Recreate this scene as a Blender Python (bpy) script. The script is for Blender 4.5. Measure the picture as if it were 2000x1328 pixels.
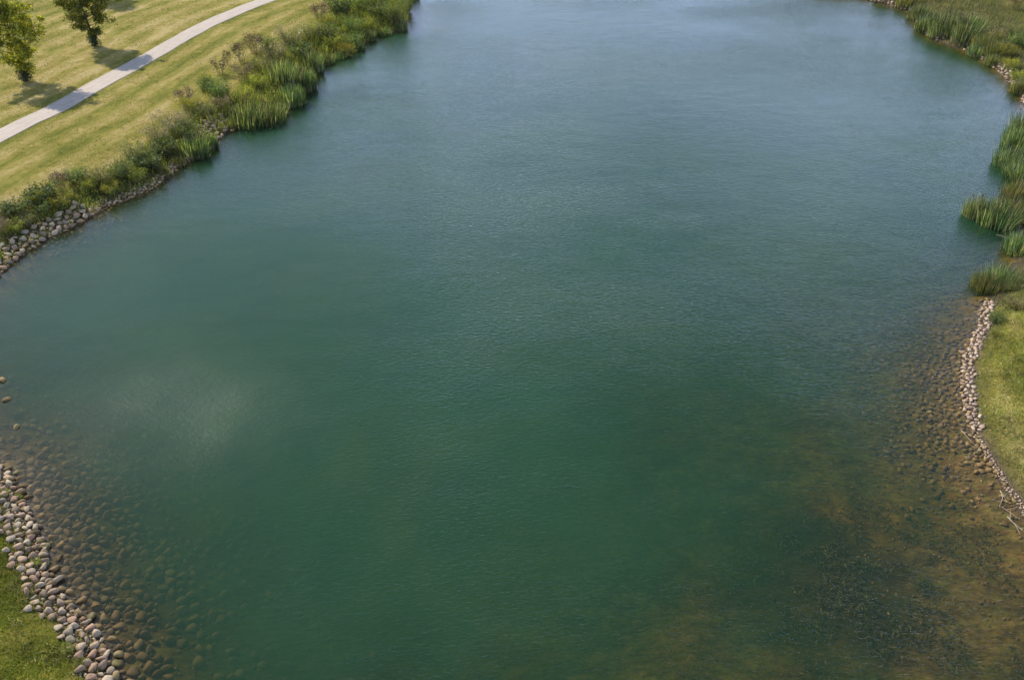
import bpy, math, random
import numpy as np
from mathutils import Vector

R = math.radians
rng = np.random.default_rng(11)
random.seed(11)
for o in list(bpy.data.objects):
    bpy.data.objects.remove(o)
SC = bpy.context.scene
COL = SC.collection

# ------------------------------------------------------------------ camera
CAM_H, FOC, PITCH = 31.0, 1700.0, R(35)
cam = bpy.data.cameras.new('camera')
cam.sensor_width = 36.0
cam.lens = 36.0 * FOC / 2000.0
cam.clip_end = 6000
camo = bpy.data.objects.new('camera', cam)
COL.objects.link(camo)
camo.location = (0, 0, CAM_H)
camo.rotation_euler = (math.pi / 2 - PITCH, 0, 0)
SC.camera = camo
SC.render.resolution_x, SC.render.resolution_y = 1024, 679

# ------------------------------------------------------------------ sky, sun, exposure
SUN_EL, SUN_AZ = R(38), R(-48)          # azimuth measured from +Y towards +X
world = bpy.data.worlds.new('World')
SC.world = world
world.use_nodes = True
wn, wl = world.node_tree.nodes, world.node_tree.links
wn.clear()


def N(nt, kind, loc=None, **kw):
    n = nt.nodes.new(kind)
    for k, v in kw.items():
        setattr(n, k, v)
    return n


wo = N(world.node_tree, 'ShaderNodeOutputWorld')
wb = N(world.node_tree, 'ShaderNodeBackground')
wb.inputs['Strength'].default_value = 0.115
sky = N(world.node_tree, 'ShaderNodeTexSky')
sky.sky_type = 'NISHITA'
sky.sun_disc = False
sky.sun_elevation = SUN_EL
sky.sun_rotation = SUN_AZ
sky.air_density, sky.dust_density, sky.ozone_density = 1.2, 0.4, 3.0
# broken fair-weather cloud, laid out on a flat cloud deck
tc = N(world.node_tree, 'ShaderNodeTexCoord')
sep = N(world.node_tree, 'ShaderNodeSeparateXYZ')
wl.new(tc.outputs['Generated'], sep.inputs[0])
mz = N(world.node_tree, 'ShaderNodeMath', operation='MAXIMUM')
wl.new(sep.outputs['Z'], mz.inputs[0]); mz.inputs[1].default_value = 0.06
dx = N(world.node_tree, 'ShaderNodeMath', operation='DIVIDE')
dy = N(world.node_tree, 'ShaderNodeMath', operation='DIVIDE')
wl.new(sep.outputs['X'], dx.inputs[0]); wl.new(mz.outputs[0], dx.inputs[1])
wl.new(sep.outputs['Y'], dy.inputs[0]); wl.new(mz.outputs[0], dy.inputs[1])
cmb = N(world.node_tree, 'ShaderNodeCombineXYZ')
wl.new(dx.outputs[0], cmb.inputs[0]); wl.new(dy.outputs[0], cmb.inputs[1])
cmb.inputs[2].default_value = 3.7
cn = N(world.node_tree, 'ShaderNodeTexNoise')
cn.inputs['Scale'].default_value = 0.85
cn.inputs['Detail'].default_value = 6
cn.inputs['Roughness'].default_value = 0.58
wl.new(cmb.outputs[0], cn.inputs['Vector'])
cr = N(world.node_tree, 'ShaderNodeValToRGB')
cr.color_ramp.elements[0].position = 0.44
cr.color_ramp.elements[0].color = (0.0, 0.0, 0.0, 1)
cr.color_ramp.elements[1].position = 0.66
cr.color_ramp.elements[1].color = (0.85, 0.85, 0.85, 1)
wl.new(cn.outputs['Fac'], cr.inputs[0])
cm = N(world.node_tree, 'ShaderNodeMixRGB')
cm.inputs['Color2'].default_value = (16.0, 19.0, 30.0, 1)
# more cloud is seen edge-on towards the horizon
lowz = N(world.node_tree, 'ShaderNodeMapRange')
wl.new(sep.outputs['Z'], lowz.inputs[0])
for _i, _v in enumerate((.12, .55, .42, .0)): lowz.inputs[1 + _i].default_value = _v
cadd = N(world.node_tree, 'ShaderNodeMath', operation='ADD'); cadd.use_clamp = True
wl.new(cr.outputs[0], cadd.inputs[0]); wl.new(lowz.outputs[0], cadd.inputs[1])
# and little of it overhead
highz = N(world.node_tree, 'ShaderNodeMapRange')
wl.new(sep.outputs['Z'], highz.inputs[0])
for _i, _v in enumerate((.30, .60, 1.0, .06)): highz.inputs[1 + _i].default_value = _v
cmul = N(world.node_tree, 'ShaderNodeMath', operation='MULTIPLY')
wl.new(cadd.outputs[0], cmul.inputs[0]); wl.new(highz.outputs[0], cmul.inputs[1])
wl.new(cmul.outputs[0], cm.inputs['Fac'])
wl.new(sky.outputs[0], cm.inputs['Color1'])
wl.new(cm.outputs[0], wb.inputs['Color'])
wl.new(wb.outputs[0], wo.inputs['Surface'])

sl = bpy.data.lights.new('sun', 'SUN')
sl.energy = 5.0
sl.angle = R(0.55)
sl.color = (1.0, 0.92, 0.78)
so = bpy.data.objects.new('sun', sl)
COL.objects.link(so)
SUNV = Vector((math.sin(SUN_AZ) * math.cos(SUN_EL), math.cos(SUN_AZ) * math.cos(SUN_EL), math.sin(SUN_EL)))
so.rotation_euler = SUNV.to_track_quat('Z', 'Y').to_euler()
so.location = (-60, 60, 90)

SC.view_settings.view_transform = 'Standard'
SC.view_settings.look = 'None'
SC.view_settings.gamma = 1
SC.view_settings.use_curve_mapping = False
SC.view_settings.exposure = 0.3
SC.render.engine = 'CYCLES'
SC.cycles.use_denoising = True
SC.cycles.max_bounces = 6
SC.cycles.transparent_max_bounces = 8
SC.cycles.sample_clamp_indirect = 6
SC.cycles.sample_clamp_direct = 12

# ------------------------------------------------------------------ geometry helpers
CP, SP = math.cos(PITCH), math.sin(PITCH)


def at(px, py, z=0.0):
    """ground point at height z seen by the photograph's pixel (full-size pixels)"""
    x, v = px - 1000.0, 664.0 - py
    down, fwd = FOC * SP - v * CP, FOC * CP + v * SP
    t = (CAM_H - z) / down
    return np.array([x * t, fwd * t, z])


def build(name, v, faces, mat=None, parent=None, smooth=False, attrs=None):
    me = bpy.data.meshes.new(name)
    v = np.asarray(v, dtype=np.float32)
    if not isinstance(faces, (list, tuple)):
        faces = [faces]
    faces = [np.asarray(f, dtype=np.int32) for f in faces if len(f)]
    me.vertices.add(len(v))
    me.vertices.foreach_set('co', v.ravel())
    loops = np.concatenate([f.ravel() for f in faces])
    sizes = np.concatenate([np.full(len(f), f.shape[1], dtype=np.int32) for f in faces])
    starts = np.concatenate([[0], np.cumsum(sizes)[:-1]]).astype(np.int32)
    me.loops.add(len(loops))
    me.loops.foreach_set('vertex_index', loops)
    me.polygons.add(len(sizes))
    me.polygons.foreach_set('loop_start', starts)
    me.polygons.foreach_set('loop_total', sizes)
    me.update(calc_edges=True)
    me.polygons.foreach_set('use_smooth', np.full(len(sizes), smooth))
    for k, a in (attrs or {}).items():
        at_ = me.attributes.new(k, 'FLOAT', 'POINT')
        at_.data.foreach_set('value', np.asarray(a, dtype=np.float32))
    if mat:
        me.materials.append(mat)
    o = bpy.data.objects.new(name, me)
    COL.objects.link(o)
    if parent:
        o.parent = parent
    return o


def tag(o, label=None, cat=None, group=None, kind=None):
    if label: o['label'] = label
    if cat: o['category'] = cat
    if group: o['group'] = group
    if kind: o['kind'] = kind
    return o


def empty(name, loc=(0, 0, 0), rz=0.0):
    o = bpy.data.objects.new(name, None)
    o.empty_display_size = 0.2
    COL.objects.link(o)
    o.location = loc
    o.rotation_euler = (0, 0, rz)
    return o


def copy_tree(o, parent=None):
    c = o.copy()
    COL.objects.link(c)
    c.parent = parent
    for ch in list(o.children):
        copy_tree(ch, c)
    return c


def vnoise(x, y, seed=0):
    """smooth value noise 0..1"""
    xi, yi = np.floor(x).astype(np.int64), np.floor(y).astype(np.int64)
    xf, yf = x - xi, y - yi
    def h(a, b):
        n = (a * 374761393 + b * 668265263 + seed * 974711) & 0x7fffffff
        n = ((n ^ (n >> 13)) * 1274126177) & 0x7fffffff
        return ((n ^ (n >> 16)) & 0xffff) / 65535.0
    u, w = xf * xf * (3 - 2 * xf), yf * yf * (3 - 2 * yf)
    return (h(xi, yi) * (1 - u) + h(xi + 1, yi) * u) * (1 - w) + (h(xi, yi + 1) * (1 - u) + h(xi + 1, yi + 1) * u) * w


def fbm(x, y, seed=0, oct_=3):
    s, a, t = 0, 1.0, 0
    for k in range(oct_):
        s = s + a * vnoise(x * 2 ** k, y * 2 ** k, seed + k * 17)
        t += a
        a *= 0.5
    return s / t


# ------------------------------------------------------------------ the shoreline
# photo pixel x, y | width of the shallow shelf (m) | width of the bank vegetation (m) | its height (m)
SH = [
    (800, 0, 3, 11, 1.3), (797, 30, 2, 10, 1.2), (785, 58, 1.6, 8, 1.1), (745, 66, 1.6, 8, 1.1), (700, 95, 1.6, 7, 1.0),
    (650, 116, 1.5, 7, 1.0), (622, 138, 1.5, 7, 1.0), (598, 180, 1.5, 7, 1.0), (570, 207, 1.5, 6.5, 1.0), (535, 232, 1.4, 6, .95),
    (480, 240, 1.4, 6, .9), (432, 266, 1.6, 4.5, .8), (408, 292, 2, 4.5, .75), (370, 313, 2.8, 4.5, .75), (330, 340, 3, 4, .75), (290, 369, 3.4, 3.8, .75),
    (250, 388, 3.6, 3.5, .7), (205, 403, 3.6, 3.5, .7), (175, 424, 3.6, 3.2, .65), (125, 450, 3.8, 3, .6), (70, 478, 4, 3, .55), (30, 506, 3, 3, .5),
    (0, 532, 3, 3, .5), (-70, 575, 4, 3, .4), (-150, 650, 5, 2, .3), (-150, 760, 6, 1.5, .2), (-75, 850, 6, .6, .15),
    (-12, 900, 6.5, .3, .12), (18, 930, 6.5, .3, .1), (47, 975, 6.5, .3, .1), (66, 1012, 6, .3, .1), (86, 1052, 6, .3, .1), (92, 1092, 6, .3, .1),
    (108, 1135, 6, .3, .1), (136, 1178, 6, .3, .1), (168, 1215, 6, .3, .1), (192, 1250, 6, .3, .1), (212, 1290, 6, .3, .1), (226, 1330, 6, .3, .1),
    (250, 1400, 6, .3, .1), (290, 1520, 6, .3, .1), (480, 1740, 8, .3, .1), (1000, 1850, 14, .3, .1), (1600, 1800, 34, .3, .1),
    (2000, 1620, 42, .3, .1), (2150, 1420, 42, .3, .1), (2130, 1220, 38, .3, .15), (2060, 1090, 30, .3, .15), (2006, 1022, 25, .3, .15), (1984, 985, 21, .3, .15),
    (1952, 935, 17, .3, .15), (1925, 885, 14, .3, .15), (1905, 848, 12, .3, .15), (1890, 808, 11, .3, .15), (1883, 765, 10, .3, .15), (1886, 718, 9.5, .3, .15),
    (1896, 680, 8, .4, .2), (1906, 650, 7, 1, .3), (1922, 612, 5, 1.6, .5), (1938, 586, 4, 2, .7), (1968, 556, 3, 2.5, .9), (1992, 510, 3, 3, 1.0),
    (1998, 465, 2.5, 4, 1.1), (2030, 420, 2.2, 5, 1.2), (2020, 365, 2.2, 5, 1.2), (2035, 300, 2, 6, 1.2), (2030, 245, 2, 7, 1.2), (2003, 203, 2, 8, 1.0),
    (1988, 178, 2, 9, .9), (1962, 147, 2, 10, .9), (1925, 118, 2, 12, .9), (1880, 96, 2, 13, .9), (1835, 80, 2, 15, 1.0), (1802, 55, 2.5, 16, 1.0),
    (1790, 28, 3, 16, 1.0), (1745, 13, 3, 16, 1.0), (1690, 0, 3, 14, 1.0), (1550, -14, 3, 12, 1.2), (1350, -80, 3, 8, 1.2), (1150, -150, 3, 8, 1.2),
    (960, -150, 3, 8, 1.2), (850, -90, 3, 9, 1.3), (808, -35, 3, 10, 1.3),
]
ctl = np.array([[*at(p[0], p[1])[:2], p[2], p[3], p[4]] for p in SH])


def catmull(c, n, closed=True):
    m = len(c)
    out = []
    for i in range(m if closed else m - 1):
        if closed:
            p0, p1, p2, p3 = c[i - 1], c[i], c[(i + 1) % m], c[(i + 2) % m]
        else:
            p0, p1, p2, p3 = c[max(i - 1, 0)], c[i], c[i + 1], c[min(i + 2, m - 1)]
        for k in range(n):
            t = k / n
            out.append(0.5 * ((2 * p1) + (p2 - p0) * t + (2 * p0 - 5 * p1 + 4 * p2 - p3) * t * t + (3 * p1 - p0 - 3 * p2 + p3) * t ** 3))
    return np.array(out)


shore = catmull(ctl, 6)
sx, sy = shore[:, 0].copy(), shore[:, 1].copy()
shore[:, 0] += (fbm(sx / 1.9, sy / 1.9, 3) - .5) * 0.55
shore[:, 1] += (fbm(sx / 1.9, sy / 1.9, 9) - .5) * 0.55
SEG_A = shore[:, :2]
SEG_B = np.roll(shore[:, :2], -1, axis=0)
NS = len(shore)


def shore_q(P):
    """signed distance to the waterline (+ on land) and the position along it"""
    P = np.asarray(P, dtype=np.float64)
    D = np.empty(len(P)); T = np.empty(len(P)); INS = np.zeros(len(P), bool)
    ab = SEG_B - SEG_A
    L2 = (ab ** 2).sum(1) + 1e-9
    for s in range(0, len(P), 20000):
        p = P[s:s + 20000]
        ap = p[:, None, :] - SEG_A[None]
        t = np.clip((ap * ab[None]).sum(2) / L2, 0, 1)
        d2 = ((ap - t[..., None] * ab[None]) ** 2).sum(2)
        j = d2.argmin(1)
        D[s:s + 20000] = np.sqrt(d2[np.arange(len(p)), j])
        T[s:s + 20000] = j + t[np.arange(len(p)), j]
        y = p[:, 1:2]
        c = (SEG_A[None, :, 1] > y) != (SEG_B[None, :, 1] > y)
        xx = SEG_A[None, :, 0] + (y - SEG_A[None, :, 1]) * ab[None, :, 0] / np.where(np.abs(ab[None, :, 1]) < 1e-9, 1e-9, ab[None, :, 1])
        INS[s:s + 20000] = (np.sum(c & (p[:, 0:1] < xx), axis=1) % 2) == 1
    return np.where(INS, -D, D), T


def shore_prop(T, k):
    i = np.floor(T).astype(int) % NS
    f = T - np.floor(T)
    a = shore[:, 2 + k]
    return a[i] * (1 - f) + a[(i + 1) % NS] * f


ks = np.hanning(41); ks /= ks.sum()
_w = np.concatenate([shore[-60:, 2], shore[:, 2], shore[:60, 2]])
shore[:, 2] = np.convolve(_w, ks, 'same')[60:-60]

# path centre line
PATH = np.array([at(x, y, 1.25)[:2] for x, y in [(-420, 500), (-260, 402), (-110, 322), (0, 267), (50, 241), (100, 219), (150, 192), (200, 163), (250, 136), (300, 108),
                                                   (350, 80), (400, 54), (450, 31), (500, 10), (560, -11), (640, -35), (760, -66), (900, -95)]])
path = catmull(np.hstack([PATH, np.zeros((len(PATH), 1))]), 10, closed=False)[:, :2]
PARC = np.concatenate([[0], np.cumsum(np.linalg.norm(np.diff(path, axis=0), axis=1))])


def path_q(P):
    P = np.asarray(P, float)
    A, B = path[:-1], path[1:]
    ab = B - A
    L2 = (ab ** 2).sum(1)
    V = np.empty(len(P)); U = np.empty(len(P))
    for s in range(0, len(P), 30000):
        p = P[s:s + 30000]
        ap = p[:, None, :] - A[None]
        t = np.clip((ap * ab[None]).sum(2) / L2, 0, 1)
        q = ap - t[..., None] * ab[None]
        d2 = (q ** 2).sum(2)
        j = d2.argmin(1)
        r = np.arange(len(p))
        cr_ = ab[j, 0] * q[r, j, 1] - ab[j, 1] * q[r, j, 0]
        V[s:s + 30000] = np.sqrt(d2[r, j]) * np.sign(cr_)
        U[s:s + 30000] = PARC[j] + t[r, j] * np.sqrt(L2[j])
    return U, V


def sm(a, b, x):
    t = np.clip((x - a) / (b - a), 0, 1)
    return t * t * (3 - 2 * t)


WEEDC = at(1660, 1150)[:2]


def shelf_w(x, y):
    """width of the shallow shelf, blended smoothly from the whole shoreline"""
    out = np.empty(len(x))
    c = shore[::3]
    for s in range(0, len(x), 40000):
        d2 = (x[s:s + 40000, None] - c[None, :, 0]) ** 2 + (y[s:s + 40000, None] - c[None, :, 1]) ** 2
        k = 1 / (d2 + 1.0) ** 1.6
        out[s:s + 40000] = (k * c[None, :, 2]).sum(1) / k.sum(1)
    return out


def height_from(x, y, sd, T):
    w = shelf_w(x, y)
    s = np.maximum(sd, 0)
    n = fbm(x / 2.3, y / 2.3, 5) - .5
    n2 = fbm(x / 14, y / 14, 8) - .5
    land = 0.36 * s - 0.11 * np.maximum(s - 1.6, 0) - 0.17 * np.maximum(s - 3.2, 0) - 0.074 * np.maximum(s - 6.5, 0)
    land = land + n * 0.10 * sm(0, 1, s) * (1 - sm(3, 7, s)) + n2 * 0.35 * sm(6, 20, s)
    u = np.maximum(-sd, 0)
    # the shelf: shallow at first, then it falls away
    dep = 3.2 * (1 - np.exp(-(u / w) ** 1.25 * 0.55)) + 0.10 * np.minimum(u, 1)
    dep = dep + n * np.minimum(u, 1.5) * 0.28
    dep = dep + (fbm(x / 5, y / 5, 31) - .5) * np.minimum(u * .2, .45) * sm(7, 12, w)
    r = np.hypot((x - WEEDC[0]) / 6.5, (y - WEEDC[1]) / 4.6)
    dep = dep - np.exp(-r * r) * 0.15 * sm(.3, .6, fbm(x / 1.6, y / 1.6, 77))
    dep = np.where(u > 0, np.maximum(dep, 0.03 * np.minimum(u * 4, 1)), 0)
    return np.where(sd >= 0, land, -dep)


def fields(P):
    """signed shore distance, shore position and ground height, read from the terrain grid"""
    P = np.atleast_2d(np.asarray(P, float))
    fx, fy = (P[:, 0] - CX0) / .5, (P[:, 1] - CY0) / .5
    core = (fx > 0) & (fy > 0) & (fx < CN_[1] - 1.01) & (fy < CN_[0] - 1.01)
    ix, iy = np.clip(fx.astype(int), 0, CN_[1] - 2), np.clip(fy.astype(int), 0, CN_[0] - 2)
    u, w = np.clip(fx - ix, 0, 1), np.clip(fy - iy, 0, 1)
    def bil(A):
        return (A[iy, ix] * (1 - u) + A[iy, ix + 1] * u) * (1 - w) + (A[iy + 1, ix] * (1 - u) + A[iy + 1, ix + 1] * u) * w
    sd, z = bil(CSD), bil(CHZ)
    T = CST[iy + (w > .5), ix + (u > .5)]
    if (~core).any():
        q = P[~core][:, :2]
        s2, t2 = shore_q(q)
        sd[~core], T[~core] = s2, t2
        z[~core] = height_from(q[:, 0], q[:, 1], s2, t2)
    return sd, T, z


def hz(P):
    return fields(P)[2]


# ------------------------------------------------------------------ materials
def mat_new(name):
    m = bpy.data.materials.new(name)
    m.use_nodes = True
    m.node_tree.nodes.clear()
    return m, m.node_tree, m.node_tree.links


def ramp(nt, stops, interp='LINEAR'):
    r = N(nt, 'ShaderNodeValToRGB')
    r.color_ramp.interpolation = interp
    e = r.color_ramp.elements
    while len(e) < len(stops):
        e.new(0.5)
    for i, (p, c) in enumerate(stops):
        e[i].position = p
        e[i].color = (*c, 1) if len(c) == 3 else c
    return r


def mathn(nt, op, a, b=None, clamp=False):
    m = N(nt, 'ShaderNodeMath', operation=op)
    m.use_clamp = clamp
    for i, v in enumerate((a, b)):
        if v is None: continue
        if isinstance(v, (int, float)): m.inputs[i].default_value = v
        else: nt.links.new(v, m.inputs[i])
    return m.outputs[0]


def attr(nt, name):
    a = N(nt, 'ShaderNodeAttribute')
    a.attribute_name = name
    return a.outputs['Fac']


def noise(nt, vec, scale, detail=4, rough=.55, dist=0.0):
    n = N(nt, 'ShaderNodeTexNoise')
    n.inputs['Scale'].default_value = scale
    n.inputs['Detail'].default_value = detail
    n.inputs['Roughness'].default_value = rough
    n.inputs['Distortion'].default_value = dist
    if vec is not None: nt.links.new(vec, n.inputs['Vector'])
    return n.outputs['Fac']


def mapr(nt, v, a, b, c=0.0, d=1.0):
    m = N(nt, 'ShaderNodeMapRange')
    nt.links.new(v, m.inputs[0])
    for i, q in enumerate((a, b, c, d)):
        m.inputs[1 + i].default_value = q
    return m.outputs[0]


def mixc(nt, f, a, b, mode='MIX'):
    m = N(nt, 'ShaderNodeMixRGB')
    m.blend_type = mode
    for i, v in enumerate((f, a, b)):
        if isinstance(v, (int, float)): m.inputs[i].default_value = v
        elif isinstance(v, tuple): m.inputs[i].default_value = (*v, 1)
        else: nt.links.new(v, m.inputs[i])
    return m.outputs[0]


def pos(nt):
    return N(nt, 'ShaderNodeNewGeometry').outputs['Position']


def mapping(nt, vec, scale=(1, 1, 1), rot=(0, 0, 0)):
    m = N(nt, 'ShaderNodeMapping')
    m.inputs['Scale'].default_value = scale
    m.inputs['Rotation'].default_value = rot
    nt.links.new(vec, m.inputs['Vector'])
    return m.outputs[0]


def finish(nt, col, rough=.85, bump=None, bdist=.02, spec=.25):
    p = N(nt, 'ShaderNodeBsdfPrincipled')
    nt.links.new(col, p.inputs['Base Color'])
    p.inputs['Roughness'].default_value = rough
    p.inputs['Specular IOR Level'].default_value = spec
    if bump is not None:
        b = N(nt, 'ShaderNodeBump')
        b.inputs['Distance'].default_value = bdist
        nt.links.new(bump, b.inputs['Height'])
        nt.links.new(b.outputs[0], p.inputs['Normal'])
    o = N(nt, 'ShaderNodeOutputMaterial')
    nt.links.new(p.outputs[0], o.inputs['Surface'])


def make_lawn_mat():
    m, nt, L = mat_new('lawn')
    P = pos(nt)
    pu, pv, sd = attr(nt, 'pu'), attr(nt, 'pv'), attr(nt, 'sd')
    c = N(nt, 'ShaderNodeCombineXYZ')
    L.new(mathn(nt, 'MULTIPLY', pu, .3), c.inputs[0]); L.new(mathn(nt, 'MULTIPLY', pv, 1.35), c.inputs[1])
    streak = noise(nt, c.outputs[0], 1.0, 8, .72)
    patch = noise(nt, P, .16, 5, .6)
    fine = noise(nt, P, 1.6, 8, .8)
    swath = mathn(nt, 'SINE', mathn(nt, 'MULTIPLY', mathn(nt, 'ADD', pv, mathn(nt, 'MULTIPLY', patch, 1.2)), 2 * math.pi / 3.3))
    v = mathn(nt, 'ADD', mathn(nt, 'MULTIPLY', streak, .48), mathn(nt, 'MULTIPLY', patch, .36))
    v = mathn(nt, 'ADD', v, mathn(nt, 'MULTIPLY', swath, .062))
    v = mathn(nt, 'ADD', v, mathn(nt, 'MULTIPLY', fine, .46))
    v = mathn(nt, 'SUBTRACT', v, .05)
    dry = mapr(nt, attr(nt, 'dry'), 0, 1, -.17, .08)
    v = mathn(nt, 'ADD', v, dry)
    r = ramp(nt, [(.40, (.072, .092, .008)), (.50, (.140, .150, .016)), (.58, (.225, .205, .032)), (.67, (.330, .262, .066)), (.78, (.45, .35, .14))])
    L.new(v, r.inputs[0])
    vg = mapr(nt, mathn(nt, 'ADD', attr(nt, 'veg'), mathn(nt, 'MULTIPLY', mathn(nt, 'SUBTRACT', fine, .5), .8)), .35, .6, 0, .9)
    # bare soil and thatch close to the water
    soil = mapr(nt, mathn(nt, 'ADD', sd, mathn(nt, 'MULTIPLY', fine, 1.2)), .7, 2.0, 1, 0)
    sc = ramp(nt, [(.3, (.055, .042, .026)), (.7, (.14, .11, .07))])
    L.new(noise(nt, P, 5, 4, .7), sc.inputs[0])
    und = ramp(nt, [(.3, (.030, .032, .012)), (.7, (.085, .080, .035))])
    L.new(noise(nt, P, 3, 5, .7), und.inputs[0])
    col = mixc(nt, vg, r.outputs[0], und.outputs[0])
    col = mixc(nt, soil, col, sc.outputs[0])
    finish(nt, col, .95, noise(nt, P, 4, 8, .8), .22, .1)
    return m


def make_bed_mat():
    m, nt, L = mat_new('lake_bed')
    P = pos(nt)
    dep, sh = attr(nt, 'depth'), attr(nt, 'shelf')
    vo = N(nt, 'ShaderNodeTexVoronoi'); vo.inputs['Scale'].default_value = 2.6
    L.new(mapping(nt, P, (1, 1, 0)), vo.inputs['Vector'])
    big = noise(nt, P, .22, 4, .6)
    mid = noise(nt, mapping(nt, P, (.8, 1.4, 1), (0, 0, R(20))), .75, 7, .74, .3)
    fine = noise(nt, mapping(nt, P, (.7, 1.5, 1), (0, 0, R(-15))), 3.6, 7, .8, .3)
    gr = ramp(nt, [(.34, (.040, .026, .006)), (.45, (.16, .105, .022)), (.55, (.31, .21, .045)), (.68, (.52, .38, .11))])
    L.new(mathn(nt, 'ADD', mathn(nt, 'MULTIPLY', mid, .5), mathn(nt, 'MULTIPLY', fine, .5)), gr.inputs[0])
    al = ramp(nt, [(.38, (.020, .023, .006)), (.48, (.080, .080, .013)), (.58, (.18, .18, .022)), (.68, (.30, .25, .07))])
    L.new(mathn(nt, 'ADD', mathn(nt, 'MULTIPLY', mid, .55), mathn(nt, 'MULTIPLY', fine, .45)), al.inputs[0])
    fa = mathn(nt, 'ADD', mapr(nt, dep, .15, .95, .05, .85), mapr(nt, big, .40, .62, -.12, .2), True)
    col = mixc(nt, fa, gr.outputs[0], al.outputs[0])
    cell = mixc(nt, .18, (1, 1, 1), vo.outputs['Color'], 'MULTIPLY')
    edge = mapr(nt, vo.outputs['Distance'], .1, .5, 1.1, .75)
    col = mixc(nt, 1.0, col, cell, 'MULTIPLY')
    ec = N(nt, 'ShaderNodeCombineXYZ')
    for i in range(3): L.new(edge, ec.inputs[i])
    col = mixc(nt, .55, col, mixc(nt, 1.0, col, ec.outputs[0], 'MULTIPLY'))
    sand = mapr(nt, attr(nt, 'sandy'), 0, 1, .46, .74)
    sc3 = N(nt, 'ShaderNodeCombineXYZ')
    for i in range(3): L.new(sand, sc3.inputs[i])
    col = mixc(nt, 1.0, col, sc3.outputs[0], 'MULTIPLY')
    # dark weed beds
    wd = mapr(nt, mathn(nt, 'ADD', attr(nt, 'weed'), mathn(nt, 'MULTIPLY', mathn(nt, 'SUBTRACT', fine, .5), 2.6)), .35, .75, 0, .8)
    col = mixc(nt, wd, col, (.016, .024, .010))
    finish(nt, col, .9, fine, .12, .1)
    return m


def make_water_mat():
    m, nt, L = mat_new('pond_water')
    P = pos(nt)
    dep, ruf, sd = attr(nt, 'depth'), attr(nt, 'ruffle'), attr(nt, 'sd')
    # ripples
    w1 = noise(nt, mapping(nt, P, (.75, 1.5, 1), (0, 0, R(-32))), 3.8, 3, .55, .5)
    w2 = noise(nt, mapping(nt, P, (.8, 1.7, 1), (0, 0, R(12))), 9.5, 2, .5, .4)
    w0 = noise(nt, mapping(nt, P, (.6, 1.1, 1), (0, 0, R(-50))), .55, 2, .5)
    calm = mapr(nt, noise(nt, mapping(nt, P, (.6, 1, 1), (0, 0, R(-25))), .055, 4, .6), .38, .62, .55, 1.25)
    shore_calm = mapr(nt, sd, -.2, -5, .45, 1.0)
    h = mathn(nt, 'ADD', mathn(nt, 'MULTIPLY', w1, .038), mathn(nt, 'MULTIPLY', w2, .016))
    amp = mathn(nt, 'MULTIPLY', calm, shore_calm)
    amp = mathn(nt, 'MULTIPLY', amp, attr(nt, 'wind'))
    amp = mathn(nt, 'ADD', amp, mathn(nt, 'MULTIPLY', ruf, .42))
    h = mathn(nt, 'MULTIPLY', h, amp)
    h = mathn(nt, 'ADD', h, mathn(nt, 'MULTIPLY', w0, .02))
    b = N(nt, 'ShaderNodeBump')
    b.inputs['Distance'].default_value = 1.0
    L.new(h, b.inputs['Height'])
    # murky water: what lies below fades with depth
    turb = mapr(nt, noise(nt, P, .10, 4, .6), .3, .7, .8, 1.25)
    k = mathn(nt, 'MULTIPLY', mathn(nt, 'MULTIPLY', dep, turb), -.60)
    fog = mathn(nt, 'SUBTRACT', 1.0, mathn(nt, 'EXPONENT', k), True)
    tr = N(nt, 'ShaderNodeBsdfTransparent')
    tint = ramp(nt, [(0, (1, 1, 1)), (.3, (.86, .80, .58)), (.7, (.62, .68, .44)), (1, (.4, .55, .40))])
    L.new(fog, tint.inputs[0])
    L.new(tint.outputs[0], tr.inputs['Color'])
    body = ramp(nt, [(.28, (.013, .052, .024)), (.5, (.019, .061, .024)), (.72, (.029, .067, .021))])
    L.new(noise(nt, P, .06, 7, .68, .5), body.inputs[0])
    df = N(nt, 'ShaderNodeBsdfDiffuse')
    L.new(body.outputs[0], df.inputs['Color'])
    mx = N(nt, 'ShaderNodeMixShader')
    L.new(fog, mx.inputs[0]); L.new(tr.outputs[0], mx.inputs[1]); L.new(df.outputs[0], mx.inputs[2])
    fr = N(nt, 'ShaderNodeFresnel')
    # the surface does not bend light here, so both of its sides reflect like the air side
    L.new(mapr(nt, N(nt, 'ShaderNodeNewGeometry').outputs['Backfacing'], 0, 1, 1.37, 1 / 1.37), fr.inputs['IOR'])
    L.new(b.outputs[0], fr.inputs['Normal'])
    gl = N(nt, 'ShaderNodeBsdfGlossy')
    L.new(mapr(nt, ruf, 0, 1, .09, .42), gl.inputs['Roughness'])
    L.new(b.outputs[0], gl.inputs['Normal'])
    ms = N(nt, 'ShaderNodeMixShader')
    L.new(fr.outputs[0], ms.inputs[0]); L.new(mx.outputs[0], ms.inputs[1]); L.new(gl.outputs[0], ms.inputs[2])
    o = N(nt, 'ShaderNodeOutputMaterial')
    L.new(ms.outputs[0], o.inputs['Surface'])
    return m


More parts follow.
